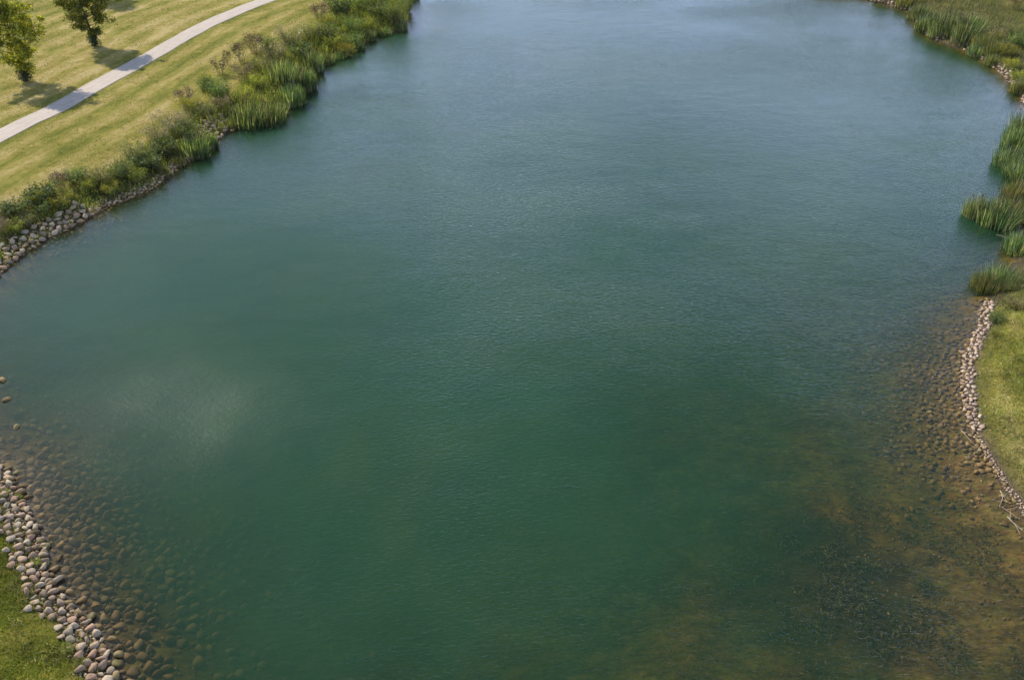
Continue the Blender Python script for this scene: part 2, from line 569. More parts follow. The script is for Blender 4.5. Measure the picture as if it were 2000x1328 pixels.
def make_leaf_mat(name, stops, trans=.5, island=True, gloss=.04):
    m, nt, L = mat_new(name)
    g = N(nt, 'ShaderNodeNewGeometry')
    oi = N(nt, 'ShaderNodeObjectInfo')
    r = ramp(nt, stops)
    if island:
        L.new(g.outputs['Random Per Island'], r.inputs[0])
    else:
        L.new(noise(nt, g.outputs['Position'], 2.0), r.inputs[0])
    hs = N(nt, 'ShaderNodeHueSaturation')
    L.new(mapr(nt, oi.outputs['Random'], 0, 1, .485, .515), hs.inputs['Hue'])
    L.new(mapr(nt, oi.outputs['Random'], 0, 1, .85, 1.2), hs.inputs['Value'])
    tn = mapr(nt, noise(nt, g.outputs['Position'], .7, 4, .65), .32, .68, .5, 1.5)
    tc3 = N(nt, 'ShaderNodeCombineXYZ')
    for i in range(3): L.new(tn, tc3.inputs[i])
    L.new(mixc(nt, 1.0, r.outputs[0], tc3.outputs[0], 'MULTIPLY'), hs.inputs['Color'])
    d = N(nt, 'ShaderNodeBsdfDiffuse'); t = N(nt, 'ShaderNodeBsdfTranslucent'); gl = N(nt, 'ShaderNodeBsdfGlossy')
    gl.inputs['Roughness'].default_value = .6
    gl.inputs['Color'].default_value = (.8, .85, .8, 1)
    L.new(hs.outputs[0], d.inputs['Color'])
    tc_ = mixc(nt, 1.0, hs.outputs[0], (1.5, 1.45, .55), 'MULTIPLY')
    L.new(tc_, t.inputs['Color'])
    a = N(nt, 'ShaderNodeMixShader'); a.inputs[0].default_value = trans
    L.new(d.outputs[0], a.inputs[1]); L.new(t.outputs[0], a.inputs[2])
    b = N(nt, 'ShaderNodeMixShader'); b.inputs[0].default_value = gloss
    L.new(a.outputs[0], b.inputs[1]); L.new(gl.outputs[0], b.inputs[2])
    o = N(nt, 'ShaderNodeOutputMaterial')
    L.new(b.outputs[0], o.inputs['Surface'])
    return m


def make_simple(name, stops, scale=6, rough=.85, bdist=.01):
    m, nt, L = mat_new(name)
    r = ramp(nt, stops)
    P = pos(nt)
    n = noise(nt, P, scale, 5, .65)
    L.new(n, r.inputs[0])
    finish(nt, r.outputs[0], rough, n, bdist)
    return m


def make_stone_mat(name, stops, island=False, speck=.35):
    m, nt, L = mat_new(name)
    r = ramp(nt, stops, 'CONSTANT' if False else 'LINEAR')
    g = N(nt, 'ShaderNodeNewGeometry')
    if island: L.new(g.outputs['Random Per Island'], r.inputs[0])
    else: L.new(N(nt, 'ShaderNodeObjectInfo').outputs['Random'], r.inputs[0])
    n = noise(nt, g.outputs['Position'], 7, 5, .7)
    n2 = noise(nt, g.outputs['Position'], 40, 3, .7)
    v = ramp(nt, [(.3, (.55, .52, .48)), (.6, (1.08, 1.05, 1.0))])
    L.new(mathn(nt, 'ADD', mathn(nt, 'MULTIPLY', n, .65), mathn(nt, 'MULTIPLY', n2, .35)), v.inputs[0])
    col = mixc(nt, .9, r.outputs[0], v.outputs[0], 'MULTIPLY')
    # algae stain and wetness just above the waterline
    s = N(nt, 'ShaderNodeSeparateXYZ'); L.new(g.outputs['Position'], s.inputs[0])
    wet = mapr(nt, mathn(nt, 'ADD', s.outputs['Z'], mathn(nt, 'MULTIPLY', n, .10)), .05, .20, .85, 0)
    col = mixc(nt, wet, col, mixc(nt, 1.0, col, (.50, .42, .22), 'MULTIPLY'))
    finish(nt, col, .8, n2, .006, .3)
    return m


LAWN = make_lawn_mat()
BED = make_bed_mat()
WATER = make_water_mat()
STONE_STOPS = [(0, (.19, .145, .095)), (.2, (.31, .22, .145)), (.4, (.39, .32, .225)), (.6, (.33, .205, .13)), (.8, (.48, .39, .27)), (1, (.22, .185, .14))]
STONE = make_stone_mat('shore_stone', STONE_STOPS)
STONE_I = make_stone_mat('small_stone', STONE_STOPS, True)
PALE_STOPS = [(0, (.30, .22, .16)), (.35, (.46, .36, .27)), (.7, (.34, .24, .18)), (1, (.56, .46, .36))]
PALE = make_stone_mat('pale_stone', PALE_STOPS)
PALE_I = make_stone_mat('pale_small_stone', PALE_STOPS, True)
SUBM_STOPS = [(0, (.14, .10, .040)), (.3, (.24, .165, .070)), (.6, (.34, .24, .11)), (.85, (.20, .18, .065)), (1, (.42, .31, .17))]
SUBM = make_stone_mat('algae_covered_stone', SUBM_STOPS)
SUBM_I = make_stone_mat('algae_covered_small_stone', SUBM_STOPS, True)
DARK_STOPS = [(p, tuple(x * .74 for x in c)) for p, c in SUBM_STOPS]
DARK_S = make_stone_mat('silty_stone', DARK_STOPS)
DARK_I = make_stone_mat('silty_small_stone', DARK_STOPS, True)
BARK = make_simple('bark', [(.3, (.035, .027, .018)), (.7, (.11, .085, .06))], 9)
DRIFT = make_simple('driftwood', [(.3, (.26, .20, .14)), (.7, (.50, .42, .33))], 9)
GREY_STALK = make_simple('dry_stalk', [(.3, (.16, .11, .055)), (.7, (.34, .25, .13))], 6)

F = {
    'reed': make_leaf_mat('reed_leaf', [(0, (.025, .060, .018)), (.45, (.058, .105, .028)), (.72, (.11, .155, .050)), (.86, (.22, .24, .11)), (1, (.46, .42, .26))]),
    'reed_olive': make_leaf_mat('olive_reed_leaf', [(0, (.05, .08, .018)), (.45, (.09, .115, .03)), (.75, (.15, .15, .05)), (1, (.32, .25, .11))]),
    'green': make_leaf_mat('green_weed_leaf', [(0, (.05, .090, .014)), (.5, (.10, .145, .022)), (1, (.20, .22, .045))]),
    'bright': make_leaf_mat('bright_weed_leaf', [(0, (.09, .13, .008)), (.5, (.18, .22, .014)), (1, (.33, .31, .03))]),
    'dark': make_leaf_mat('dark_weed_leaf', [(0, (.028, .052, .008)), (.5, (.062, .092, .014)), (1, (.13, .15, .028))]),
    'olive': make_leaf_mat('olive_weed_leaf', [(0, (.065, .085, .020)), (.5, (.13, .15, .035)), (1, (.25, .24, .08))]),
    'grey': make_leaf_mat('feathery_grey_green_leaf', [(0, (.08, .10, .035)), (.5, (.155, .18, .065)), (1, (.29, .30, .13))]),
    'gold': make_leaf_mat('goldenrod_flower', [(0, (.16, .16, .010)), (.5, (.30, .25, .012)), (1, (.12, .15, .018))]),
    'rust': make_leaf_mat('rust_seedhead', [(0, (.08, .045, .022)), (.5, (.15, .090, .042)), (1, (.25, .17, .085))], .2),
    'brown': make_leaf_mat('brown_seedhead', [(0, (.05, .025, .014)), (.6, (.10, .05, .028)), (1, (.17, .10, .05))], .15),
    'straw': make_leaf_mat('straw_blade', [(0, (.20, .155, .07)), (.5, (.32, .25, .12)), (1, (.42, .35, .19))], .3),
    'tree': make_leaf_mat('tree_leaf', [(0, (.04, .065, .006)), (.4, (.085, .12, .010)), (.7, (.15, .18, .012)), (.9, (.27, .26, .015)), (1, (.38, .33, .02))], .5),
    'tree_backlit': make_leaf_mat('backlit_tree_leaf', [(0, (.06, .085, .006)), (.35, (.13, .15, .008)), (.65, (.25, .24, .010)), (.9, (.42, .35, .012)), (1, (.52, .43, .02))], .55),  # brighter, yellower than 'tree': sun shining through the leaves is put into the colour
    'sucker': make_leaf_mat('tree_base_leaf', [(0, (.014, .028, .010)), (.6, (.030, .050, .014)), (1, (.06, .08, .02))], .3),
    'tall': make_leaf_mat('tall_meadow_grass', [(0, (.05, .075, .014)), (.4, (.095, .115, .024)), (.65, (.16, .155, .04)), (.88, (.26, .20, .07)), (1, (.38, .29, .13))], .35),
    'undergrowth': make_leaf_mat('mixed_undergrowth', [(0, (.045, .080, .010)), (.4, (.11, .15, .016)), (.72, (.21, .24, .032)), (.9, (.32, .28, .06)), (1, (.48, .39, .17))], .5),
    'turf': make_leaf_mat('turf_blade', [(0, (.085, .135, .010)), (.4, (.155, .21, .016)), (.7, (.24, .265, .03)), (.9, (.35, .31, .08)), (1, (.46, .38, .15))], .3),
    'turf_dry': make_leaf_mat('dry_turf_blade', [(0, (.10, .12, .02)), (.4, (.18, .18, .04)), (.7, (.28, .24, .09)), (1, (.42, .34, .18))], .3),
    'pondweed': make_leaf_mat('pondweed_leaf', [(0, (.022, .028, .008)), (.7, (.05, .052, .013)), (1, (.12, .09, .03))], .2),
    'fleck': make_leaf_mat('floating_leaf', [(0, (.10, .06, .02)), (.5, (.17, .11, .045)), (1, (.28, .19, .09))], .1),
}

# ------------------------------------------------------------------ terrain, lake bed and water
def axis(lo, hi, step, far_lo, far_hi, g=1.35):
    a = list(np.arange(lo, hi + 1e-6, step))
    s, x = step, a[-1]
    while x < far_hi:
        s *= g; x += s; a.append(x)
    s, x = step, a[0]
    while x > far_lo:
        s *= g; x -= s; a.insert(0, x)
    return np.array(a)


XS = axis(-78, 92, .5, -2500, 2500)
YS = axis(12, 215, .5, -1500, 4500)
GX, GY = np.meshgrid(XS, YS)
V2 = np.stack([GX.ravel(), GY.ravel()], 1)
SD, ST = shore_q(V2)
HZ = height_from(V2[:, 0], V2[:, 1], SD, ST)
PU, PV = path_q(V2)
_ix, _iy = np.searchsorted(XS, -78 - 1e-3), np.searchsorted(YS, 12 - 1e-3)
_jx, _jy = np.searchsorted(XS, 92 + 1e-3), np.searchsorted(YS, 215 + 1e-3)
_g = lambda A: A.reshape(len(YS), len(XS))[_iy:_jy, _ix:_jx]
CSD, CST, CHZ, CPV = _g(SD), _g(ST), _g(HZ), _g(PV)
CX0, CY0, CN_ = XS[_ix], YS[_iy], CSD.shape
nx, ny = len(XS), len(YS)
idx = np.arange(nx * ny).reshape(ny, nx)
quads = np.stack([idx[:-1, :-1].ravel(), idx[:-1, 1:].ravel(), idx[1:, 1:].ravel(), idx[1:, :-1].ravel()], 1)


def submesh(name, q, z, mat, attrs):
    u, inv = np.unique(q.ravel(), return_inverse=True)
    v = np.column_stack([V2[u], z[u]])
    return build(name, v, inv.reshape(-1, 4), mat, None, True, {k: a[u] for k, a in attrs.items()})


# how dry the turf is: lush near the lower left and the right bank, parched beside the left bank
near_left = np.exp(-(((V2[:, 0] + 26) / 14) ** 2 + ((V2[:, 1] - 28) / 14) ** 2))
right_b = sm(15, 30, V2[:, 0]) * (1 - sm(60, 80, V2[:, 1]))
far_r = sm(30, 45, V2[:, 0]) * sm(75, 95, V2[:, 1])
dry = np.clip(.72 - .55 * near_left - .25 * right_b + .1 * far_r, 0, 1)
edge_dry = np.exp(-((SD - 5.2) / 1.8) ** 2) * (V2[:, 0] < 0) * (V2[:, 1] > 45) * .35 + np.exp(-((SD - 1.6) / 1.0) ** 2) * (V2[:, 0] > 0) * .45
dry = np.clip(dry + edge_dry + .35 * np.exp(-((PV - 6) / 6) ** 2) * (PV > 1.5), 0, 1)
weed = np.exp(-(((V2[:, 0] - WEEDC[0]) / 5.0) ** 2 + ((V2[:, 1] - WEEDC[1]) / 3.6) ** 2)) * .62
for (wx_, wy_, r_, a_) in [(1620, 1060, 2.6, .5), (1480, 980, 3.2, .35), (1700, 1230, 2.5, .5), (1380, 1180, 3.5, .25), (1545, 1150, 2.5, .4)]:
    c_ = at(wx_, wy_)
    weed += a_ * np.exp(-(((V2[:, 0] - c_[0]) ** 2 + (V2[:, 1] - c_[1]) ** 2) / r_ ** 2))
vegm = np.clip(1.25 - SD / np.maximum(shore_prop(ST, 1), .1), 0, 1) * (shore_prop(ST, 1) > .8)
sandy = np.maximum(sm(-5, 5, V2[:, 0]), sm(42, 54, V2[:, 1]))
land = (SD[quads] > -.001).any(1)
bedq = ~land
tag(submesh('lawn', quads[land], HZ, LAWN, {'pu': PU, 'pv': PV, 'sd': SD, 'dry': dry, 'veg': vegm}), 'mown lawn and banks around the pond, green with straw-coloured dry streaks', kind='structure')
tag(submesh('lake_bed', quads[bedq], HZ, BED, {'depth': -HZ, 'shelf': shore_prop(ST, 0), 'weed': weed, 'sandy': sandy}), 'brown and olive pond bed seen through the shallows', kind='structure')
wet = (SD[quads] < 1.0).any(1)
cpw = at(455, 800)
c2 = at(340, 700)
ruf = 1.0 * np.exp(-(((V2[:, 0] - cpw[0]) / 7.5) ** 2 + ((V2[:, 1] - cpw[1]) / 6.0) ** 2)) * .60 * (.65 + .7 * fbm(V2[:, 0] / 3.2, V2[:, 1] / 3.2, 75))
ruf += .15 * np.exp(-(((V2[:, 0] - c2[0]) / 5) ** 2 + ((V2[:, 1] - c2[1]) / 6) ** 2))
wind = (1 - .86 * (1 - sm(-20, -2, V2[:, 0])) * (1 - sm(50, 72, V2[:, 1]))) * (.7 + .6 * fbm(V2[:, 0] / 9, V2[:, 1] / 15, 101))
tag(submesh('water', quads[wet], np.zeros(len(V2)), WATER, {'depth': np.maximum(-HZ, 0), 'sd': SD, 'ruffle': ruf, 'wind': wind}), 'green pond water with fine ripples and a blue sky sheen', kind='structure')

# path: a concrete strip laid on the lawn
def make_path():
    m, nt, L = mat_new('path_concrete')
    P = pos(nt)
    r = ramp(nt, [(.3, (.35, .29, .225)), (.5, (.44, .37, .295)), (.75, (.52, .44, .355))])
    pu, pv = attr(nt, 'pu'), attr(nt, 'pv')
    c = N(nt, 'ShaderNodeCombineXYZ')
    L.new(mathn(nt, 'MULTIPLY', pu, .25), c.inputs[0]); L.new(mathn(nt, 'MULTIPLY', pv, 2.2), c.inputs[1])
    n = mathn(nt, 'ADD', mathn(nt, 'MULTIPLY', noise(nt, c.outputs[0], 1.2, 5, .6), .5), mathn(nt, 'MULTIPLY', noise(nt, P, 1.5, 6, .75), .5))
    L.new(n, r.inputs[0])
    jm = mathn(nt, 'ABSOLUTE', mathn(nt, 'SUBTRACT', mathn(nt, 'FRACT', mathn(nt, 'MULTIPLY', pu, 1 / 2.4)), .5))
    j = mapr(nt, jm, .012, .022, .38, 0)
    col = mixc(nt, j, r.outputs[0], (.28, .25, .21))
    finish(nt, col, .9, noise(nt, P, 20, 3, .7), .01, .2)
    U = np.arange(0, PARC[-1], .5)
    px = np.interp(U, PARC, path[:, 0]); py = np.interp(U, PARC, path[:, 1])
    tx, ty = np.gradient(px), np.gradient(py)
    l = np.hypot(tx, ty); nxn, nyn = -ty / l, tx / l
    offs = np.array([-1.22, -1.18, -.6, 0, .6, 1.18, 1.22])
    wob = (fbm(U / 2.0, U * 0, 5) - .5) * .14
    vx = px[:, None] + nxn[:, None] * (offs[None] + wob[:, None] * np.sign(offs)[None] * (np.abs(offs) > 1))
    vy = py[:, None] + nyn[:, None] * (offs[None] + wob[:, None] * np.sign(offs)[None] * (np.abs(offs) > 1))
    z = hz(np.stack([vx.ravel(), vy.ravel()], 1)).reshape(vx.shape)
    z += np.array([-.05, .05, .055, .06, .055, .05, -.05])[None]
    k, w = vx.shape
    ii = np.arange(k * w).reshape(k, w)
    q = np.stack([ii[:-1, :-1].ravel(), ii[:-1, 1:].ravel(), ii[1:, 1:].ravel(), ii[1:, :-1].ravel()], 1)
    o = build('path', np.stack([vx.ravel(), vy.ravel(), z.ravel()], 1), q, m, None, False,
              {'pu': np.repeat(U, w), 'pv': np.tile(offs, k)})
    tag(o, 'pale concrete walking path curving up across the lawn', kind='structure')


make_path()

# ------------------------------------------------------------------ stones
def ico(sub):
    bm = __import__('bmesh').new()
    __import__('bmesh').ops.create_icosphere(bm, subdivisions=sub, radius=1)
    v = np.array([x.co[:] for x in bm.verts]); f = np.array([[x.index for x in p.verts] for p in bm.faces])
    bm.free()
    return v, f


ICO1, ICO2 = ico(1), ico(2)


def stone_shape(seed, base, rough=.16):
    r = np.random.default_rng(seed)
    v, f = base
    v = v.copy()
    for _ in range(9):           # plane cuts and bulges make a worn boulder
        d = r.normal(size=3); d /= np.linalg.norm(d)
        t = v @ d
        lim = r.uniform(.40, .85)
        v -= np.outer(np.maximum(t - lim, 0) * .97, d)
    v += rough * (np.sin(v @ r.normal(size=(3, 3)) * 1.7 + r.uniform(0, 6, 3))) * .35
    v *= np.array([1, r.uniform(.6, .92), r.uniform(.42, .72)])
    return v


SM = []
for i in range(10):
    base = ICO2
    v = stone_shape(100 + i, base)
    me_o = build('stone_shape', v, base[1], None, None, True)
    SM.append(me_o.data)
    bpy.data.objects.remove(me_o)


def with_mat(mat):
    out = []
    for me in SM:
        c = me.copy(); c.materials.clear(); c.materials.append(mat); c.name = 'stone'
        out.append(c)
    return out


SM_STONE, SM_PALE, SM_SUB, SM_DARK = with_mat(STONE), with_mat(PALE), with_mat(SUBM), with_mat(DARK_S)


def put_stone(meshes, x, y, z, s, parent, name='stone', rz=None, tilt=.25):
    o = bpy.data.objects.new(name, meshes[rng.integers(len(meshes))])
    COL.objects.link(o)
    o.location = (x, y, z)
    o.scale = (s, s * rng.uniform(.85, 1.15), s * rng.uniform(.85, 1.2))
    o.rotation_euler = (rng.uniform(-tilt, tilt), rng.uniform(-tilt, tilt), rng.uniform(0, 6.28) if rz is None else rz)
    if parent: o.parent = parent
    return o


def merged_stones(name, pts, sizes, mat, parent, label=None):
    """many small stones joined into one part"""
    V, Fc, off = [], [], 0
    b = ICO1
    shapes = [stone_shape(300 + i, b) for i in range(12)]
    for (p, s) in zip(pts, sizes):
        v = shapes[rng.integers(12)]
        a = rng.uniform(0, 6.28); ca, sa = math.cos(a), math.sin(a)
        v = v @ np.array([[ca, sa, 0], [-sa, ca, 0], [0, 0, 1]]) * s + p
        V.append(v); Fc.append(b[1] + off); off += len(v)
    o = build(name, np.vstack(V), np.vstack(Fc), mat, parent, True)
    return tag(o, label, kind='stuff')


def shore_t(px, py):
    return shore_q(at(px, py)[None, :2])[1][0]


SHN = None


def shore_frame(T):
    i = np.floor(T).astype(int) % NS
    f = (T - np.floor(T))[:, None]
    p = SEG_A[i] * (1 - f) + SEG_B[i] * f
    d = SEG_B[(i + 1) % NS] - SEG_A[i - 1]
    d /= np.linalg.norm(d, axis=1)[:, None]
    return p, np.stack([-d[:, 1], d[:, 0]], 1)


# which side of the line is land?
_p, _n = shore_frame(np.array([float(int(shore_t(1885, 730)))]))
LANDSIGN = 1 if shore_q(_p + _n * .5)[0][0] > 0 else -1


def band_points(t0, t1, lo, hi, n, smin, smax, pack=.72, taper=1.0):
    """dart throwing of stones in a band along the shore between offsets lo..hi (m inland); big ones first"""
    ntry = n * 40
    T = t0 + (t1 - t0) * rng.uniform(0, 1, ntry)
    hi = hi * (1 + (taper - 1) * (T - t0) / (t1 - t0))
    u = rng.uniform(0, 1, ntry)
    off = lo + (hi - lo) * u * np.where(hi > .3, .55 + .9 * fbm(T * .9, T * 0, 13), 1)
    p, nn = shore_frame(T)
    p = p + nn * off[:, None] * LANDSIGN
    s = smin + (smax - smin) * rng.uniform(0, 1, ntry) ** 2.4
    s = np.sort(s)[::-1]
    grid, out = {}, []
    cell = smax * 2
    for i in range(ntry):
        cx, cy = int(p[i, 0] // cell), int(p[i, 1] // cell)
        ok = True
        for a in (-1, 0, 1):
            for b in (-1, 0, 1):
                for (qx, qy, qs) in grid.get((cx + a, cy + b), ()):
                    if (qx - p[i, 0]) ** 2 + (qy - p[i, 1]) ** 2 < ((qs + s[i]) * pack) ** 2:
                        ok = False; break
                if not ok: break
            if not ok: break
        if ok:
            grid.setdefault((cx, cy), []).append((p[i, 0], p[i, 1], s[i]))
            out.append((p[i, 0], p[i, 1], s[i]))
            if len(out) >= n: break
    return np.array(out)


def stone_band(label, cat, ta, tb, lo, hi, n, smin, smax, meshes, small_mat, limit=290, sink=.12, group=None, small_n=0, name='stone_bank', taper=1.0):
    pts = band_points(ta, tb, lo, hi, n, smin, smax, taper=taper)
    c = pts[:, :2].mean(0)
    root = empty(name, (c[0], c[1], 0))
    tag(root, label, cat, group)
    order = np.argsort(-pts[:, 2])
    H = hz(pts)
    for i in order[:limit]:
        put_stone(meshes, pts[i, 0] - c[0], pts[i, 1] - c[1], max(H[i], -.18) + pts[i, 2] * (.5 - sink), pts[i, 2], root)
    rest = list(order[limit:])
    P = [np.array([pts[i, 0] - c[0], pts[i, 1] - c[1], H[i] + pts[i, 2] * .3]) for i in rest]
    S = [pts[i, 2] for i in rest]
    if small_n:
        q = band_points(ta, tb, lo - .15, hi + .15, small_n, smin * .35, smin * .9, .62, taper)
        hq = hz(q)
        P += [np.array([q[i, 0] - c[0], q[i, 1] - c[1], hq[i] + q[i, 2] * .3]) for i in range(len(q))]
        S += list(q[:, 2])
    if P:
        merged_stones('small_stones', P, S, small_mat, root)
    return root


T = shore_t
stone_band('bank of rounded grey and pink stones at the lower left between lawn and water', 'stone bank', T(-10, 900), T(240, 1380), .0, 1.4, 760, .06, .28,
           SM_STONE, STONE_I, small_n=900, taper=.55)
stone_band('bank of rounded grey boulders below the weeds at the left edge above the blue water', 'stone bank', T(-60, 570), T(190, 412), -.1, 1.3, 420, .09, .37,
           SM_STONE, STONE_I, small_n=600)
stone_band('low dark stones along the left waterline half hidden under overhanging weeds', 'stone bank', T(190, 412), T(410, 290), -.25, .45, 180, .06, .22,
           SM_STONE, STONE_I, small_n=500)
stone_band('small patch of pale stones on the left shore beside the big round cattail clump', 'stone bank', T(400, 298), T(462, 245), -.2, 2.0, 80, .12, .34,
           SM_STONE, STONE_I, small_n=250)
stone_band('narrow ribbon of pale tan stones edging the lawn on the right shore', 'stone bank', T(1935, 592), T(1900, 842), -.15, .42, 420, .05, .21,
           SM_PALE, PALE_I, small_n=800)
stone_band('thin line of small scattered stones below the right lawn leading to the driftwood', 'stone bank', T(1900, 842), T(2040, 1070), -.1, .15, 110, .04, .12,
           SM_PALE, PALE_I, small_n=700)
stone_band('pale stones showing between reeds along the far right shore', 'stone bank', T(2003, 203), T(1885, 98), -.2, .8, 150, .08, .30,
           SM_PALE, PALE_I, small_n=400)
stone_band('dark stones at the top right waterline beneath tall grass', 'stone bank', T(1835, 80), T(1690, 0), -.2, .8, 90, .12, .34,
           SM_STONE, STONE_I, small_n=200)

# stones under water: parts of the lake bed stretches
def submerged(label, ta, tb, out, n, limit, smin, smax, cat='submerged stones', fall=1.0, sub=0):
    pts = band_points(ta, tb, -out, 0.1, n, smin, smax, .72)
    c = pts[:, :2].mean(0)
    root = empty('submerged_stones', (c[0], c[1], 0))
    tag(root, label, cat)
    sdv, _ = shore_q(pts[:, :2])
    # the stones thin out irregularly towards both ends of their stretch and into deeper water
    q = (shore_q(pts[:, :2])[1] - ta) / (tb - ta)
    q = np.clip(np.minimum(q, 1 - q) * 3.2 + (fbm(pts[:, 0] / 1.8, pts[:, 1] / 1.8, 87) - .5) * .7, 0, 1)
    keep = (rng.uniform(0, 1, len(pts)) > np.clip(-sdv / out, 0, 1) * fall * .6) & (rng.uniform(0, 1, len(pts)) < q)
    pts = pts[keep]
    H = hz(pts)
    order = np.argsort(-(pts[:, 2] + .05 * np.minimum(0, H) * 2))
    for i in order[:limit]:
        put_stone(SM_DARK if sub else SM_SUB, pts[i, 0] - c[0], pts[i, 1] - c[1], min(H[i] + pts[i, 2] * .25, -pts[i, 2] * .55 - .02) if H[i] < -.22 else H[i] + pts[i, 2] * .12, pts[i, 2], root)
    P = [np.array([pts[i, 0] - c[0], pts[i, 1] - c[1], min(H[i] + pts[i, 2] * .2, -pts[i, 2] * .5 - .01) if H[i] < -.22 else H[i] + pts[i, 2] * .12]) for i in order[limit:]]
    merged_stones('small_stones', P, [pts[i, 2] for i in order[limit:]], DARK_I if sub else SUBM_I, root)


submerged('brown stones lying under clear shallow water off the lower left shore', T(-150, 640), T(480, 1740), 9.5, 6500, 290, .08, .33, sub=1)
submerged('brown stones lying under the shallow water off the right shore', T(1975, 548), T(2006, 1022), 5.5, 2300, 270, .05, .23)
submerged('gravel and small cobbles under the brown shallows at the lower right', T(1925, 885), T(2150, 1400), 9, 420, 60, .03, .11)
submerged('amber stones under the water along the left bank', T(0, 532), T(432, 266), 2.2, 900, 60, .1, .26)

# single boulders
def boulder(px, py, s, label, meshes=SM_STONE, z=None, rz=None):
    p = at(px, py)
    o = put_stone(meshes, p[0], p[1], -.02 * 0 + (z if z is not None else s * .08), s, None, 'boulder', rz)
    tag(o, label, 'boulder', 'single boulders in the shallows')


boulder(4, 741, .40, 'tan boulder breaking the water, uppermost of three off the left edge', SM_SUB, z=.0)
boulder(14, 779, .40, 'flat tan boulder just awash, middle of three off the left edge', SM_SUB, z=-.04)
boulder(31, 834, .30, 'yellowish boulder with a wet top, lowest of three off the left edge', SM_SUB, z=-.02)
boulder(112, 1134, .33, 'pinkish angular boulder at the water edge of the lower left stone bank', rz=.5, z=.1)
boulder(180, 1176, .36, 'largest brown boulder lying submerged off the lower left shore', SM_SUB, z=-.30)
boulder(208, 1209, .36, 'round brown submerged boulder just below the largest one', SM_SUB, z=-.32)
boulder(178, 1236, .28, 'pale boulder standing in the water at the stone bank tip', z=.05)
boulder(206, 1278, .26, 'grey-green wet boulder beside a dark one in the bottom left shallows', z=.02)
boulder(233, 1276, .30, 'dark wet boulder with shiny top in the bottom left shallows', z=.0, meshes=SM_SUB)
boulder(1880, 688, .28, 'flat pale boulder standing alone in the water off the right shore', SM_PALE, z=.02)
boulder(258, 386, .30, 'amber boulder awash below the weeds of the left bank', SM_SUB, z=-.03)

# ------------------------------------------------------------------ vegetation builders
def blades(base, h, width, lean, segs=3, rand=None, droop=.5):
    """base (N,3), h (N,), width (N,), lean (N,2) horizontal offset of the tip as a fraction of the height"""
    n = len(base)
    r = rand or rng
    ang = r.uniform(0, math.pi, n)
    sx_, sy_ = np.cos(ang), np.sin(ang)
    V = []
    for k in range(segs + 1):
        t = k / segs
        c = base.copy()
        c[:, 0] += lean[:, 0] * h * t ** 1.7
        c[:, 1] += lean[:, 1] * h * t ** 1.7
        c[:, 2] += h * (t - droop * .35 * t ** 3 * np.hypot(lean[:, 0], lean[:, 1]))
        w = width * (1 - .82 * t ** 1.5) * .5
        V.append(np.stack([c[:, 0] - sx_ * w, c[:, 1] - sy_ * w, c[:, 2]], 1))
        V.append(np.stack([c[:, 0] + sx_ * w, c[:, 1] + sy_ * w, c[:, 2]], 1))
    V = np.stack(V, 1)                       # n, 2(segs+1), 3
    m = 2 * (segs + 1)
    b = (np.arange(n) * m)[:, None]
    q = [b + np.array([[2 * k, 2 * k + 1, 2 * k + 3, 2 * k + 2]]) for k in range(segs)]
    return V.reshape(-1, 3), np.vstack(q)


def tri_blades(base, h, width, lean, rand=None):
    n = len(base)
    r = rand or rng
    ang = r.uniform(0, math.pi * 2, n)
    sx_, sy_ = np.cos(ang) * width * .5, np.sin(ang) * width * .5
    a = base + np.stack([-sx_, -sy_, 0 * h], 1)
    b = base + np.stack([sx_, sy_, 0 * h], 1)
    c = base + np.stack([lean[:, 0] * h, lean[:, 1] * h, h], 1)
    V = np.stack([a, b, c], 1).reshape(-1, 3)
    return V, (np.arange(n) * 3)[:, None] + np.array([[0, 1, 2]])


def leaves(c, size, aspect=.5, up=.3, rand=None):
    """folded rhombic leaves"""
    r = rand or rng
    n = len(c)
    d = r.normal(size=(n, 3)); d[:, 2] *= .6; d[:, 2] += up
    d /= np.linalg.norm(d, axis=1)[:, None]
    e = np.cross(d, r.normal(size=(n, 3))); e /= np.linalg.norm(e, axis=1)[:, None]
    s = size[:, None] if np.ndim(size) else size
    tip, root = c + d * s * .5, c - d * s * .5
    l, rr = c + e * s * .5 * aspect, c - e * s * .5 * aspect
    V = np.stack([root, l, tip, rr], 1).reshape(-1, 3)
    return V, (np.arange(n) * 4)[:, None] + np.array([[0, 1, 2, 3]])


def tubes(paths):
    """paths: list of (points (k,3), radii (k,)) -> one mesh, 5-sided"""
    V, Q, off = [], [], 0
    S = 5
    for p, rad in paths:
        p = np.asarray(p, float); k = len(p)
        for i in range(k):
            d = p[min(i + 1, k - 1)] - p[max(i - 1, 0)]
            d /= np.linalg.norm(d) + 1e-9
            a = np.cross(d, [.31, .2, .93]) if abs(d[2]) < .95 else np.cross(d, [1, 0, 0])
            a /= np.linalg.norm(a) + 1e-9
            b = np.cross(d, a)
            th = np.arange(S) * 2 * math.pi / S
            V.append(p[i] + (np.outer(np.cos(th), a) + np.outer(np.sin(th), b)) * rad[i])
        for i in range(k - 1):
            for j in range(S):
                Q.append([off + i * S + j, off + i * S + (j + 1) % S, off + (i + 1) * S + (j + 1) % S, off + (i + 1) * S + j])
        off += k * S
    return np.vstack(V), np.array(Q)


def disc(n, rad, r, p=.6):
    a = r.uniform(0, 2 * math.pi, n); q = rad * r.uniform(0, 1, n) ** p
    return np.stack([np.cos(a) * q, np.sin(a) * q, np.zeros(n)], 1)


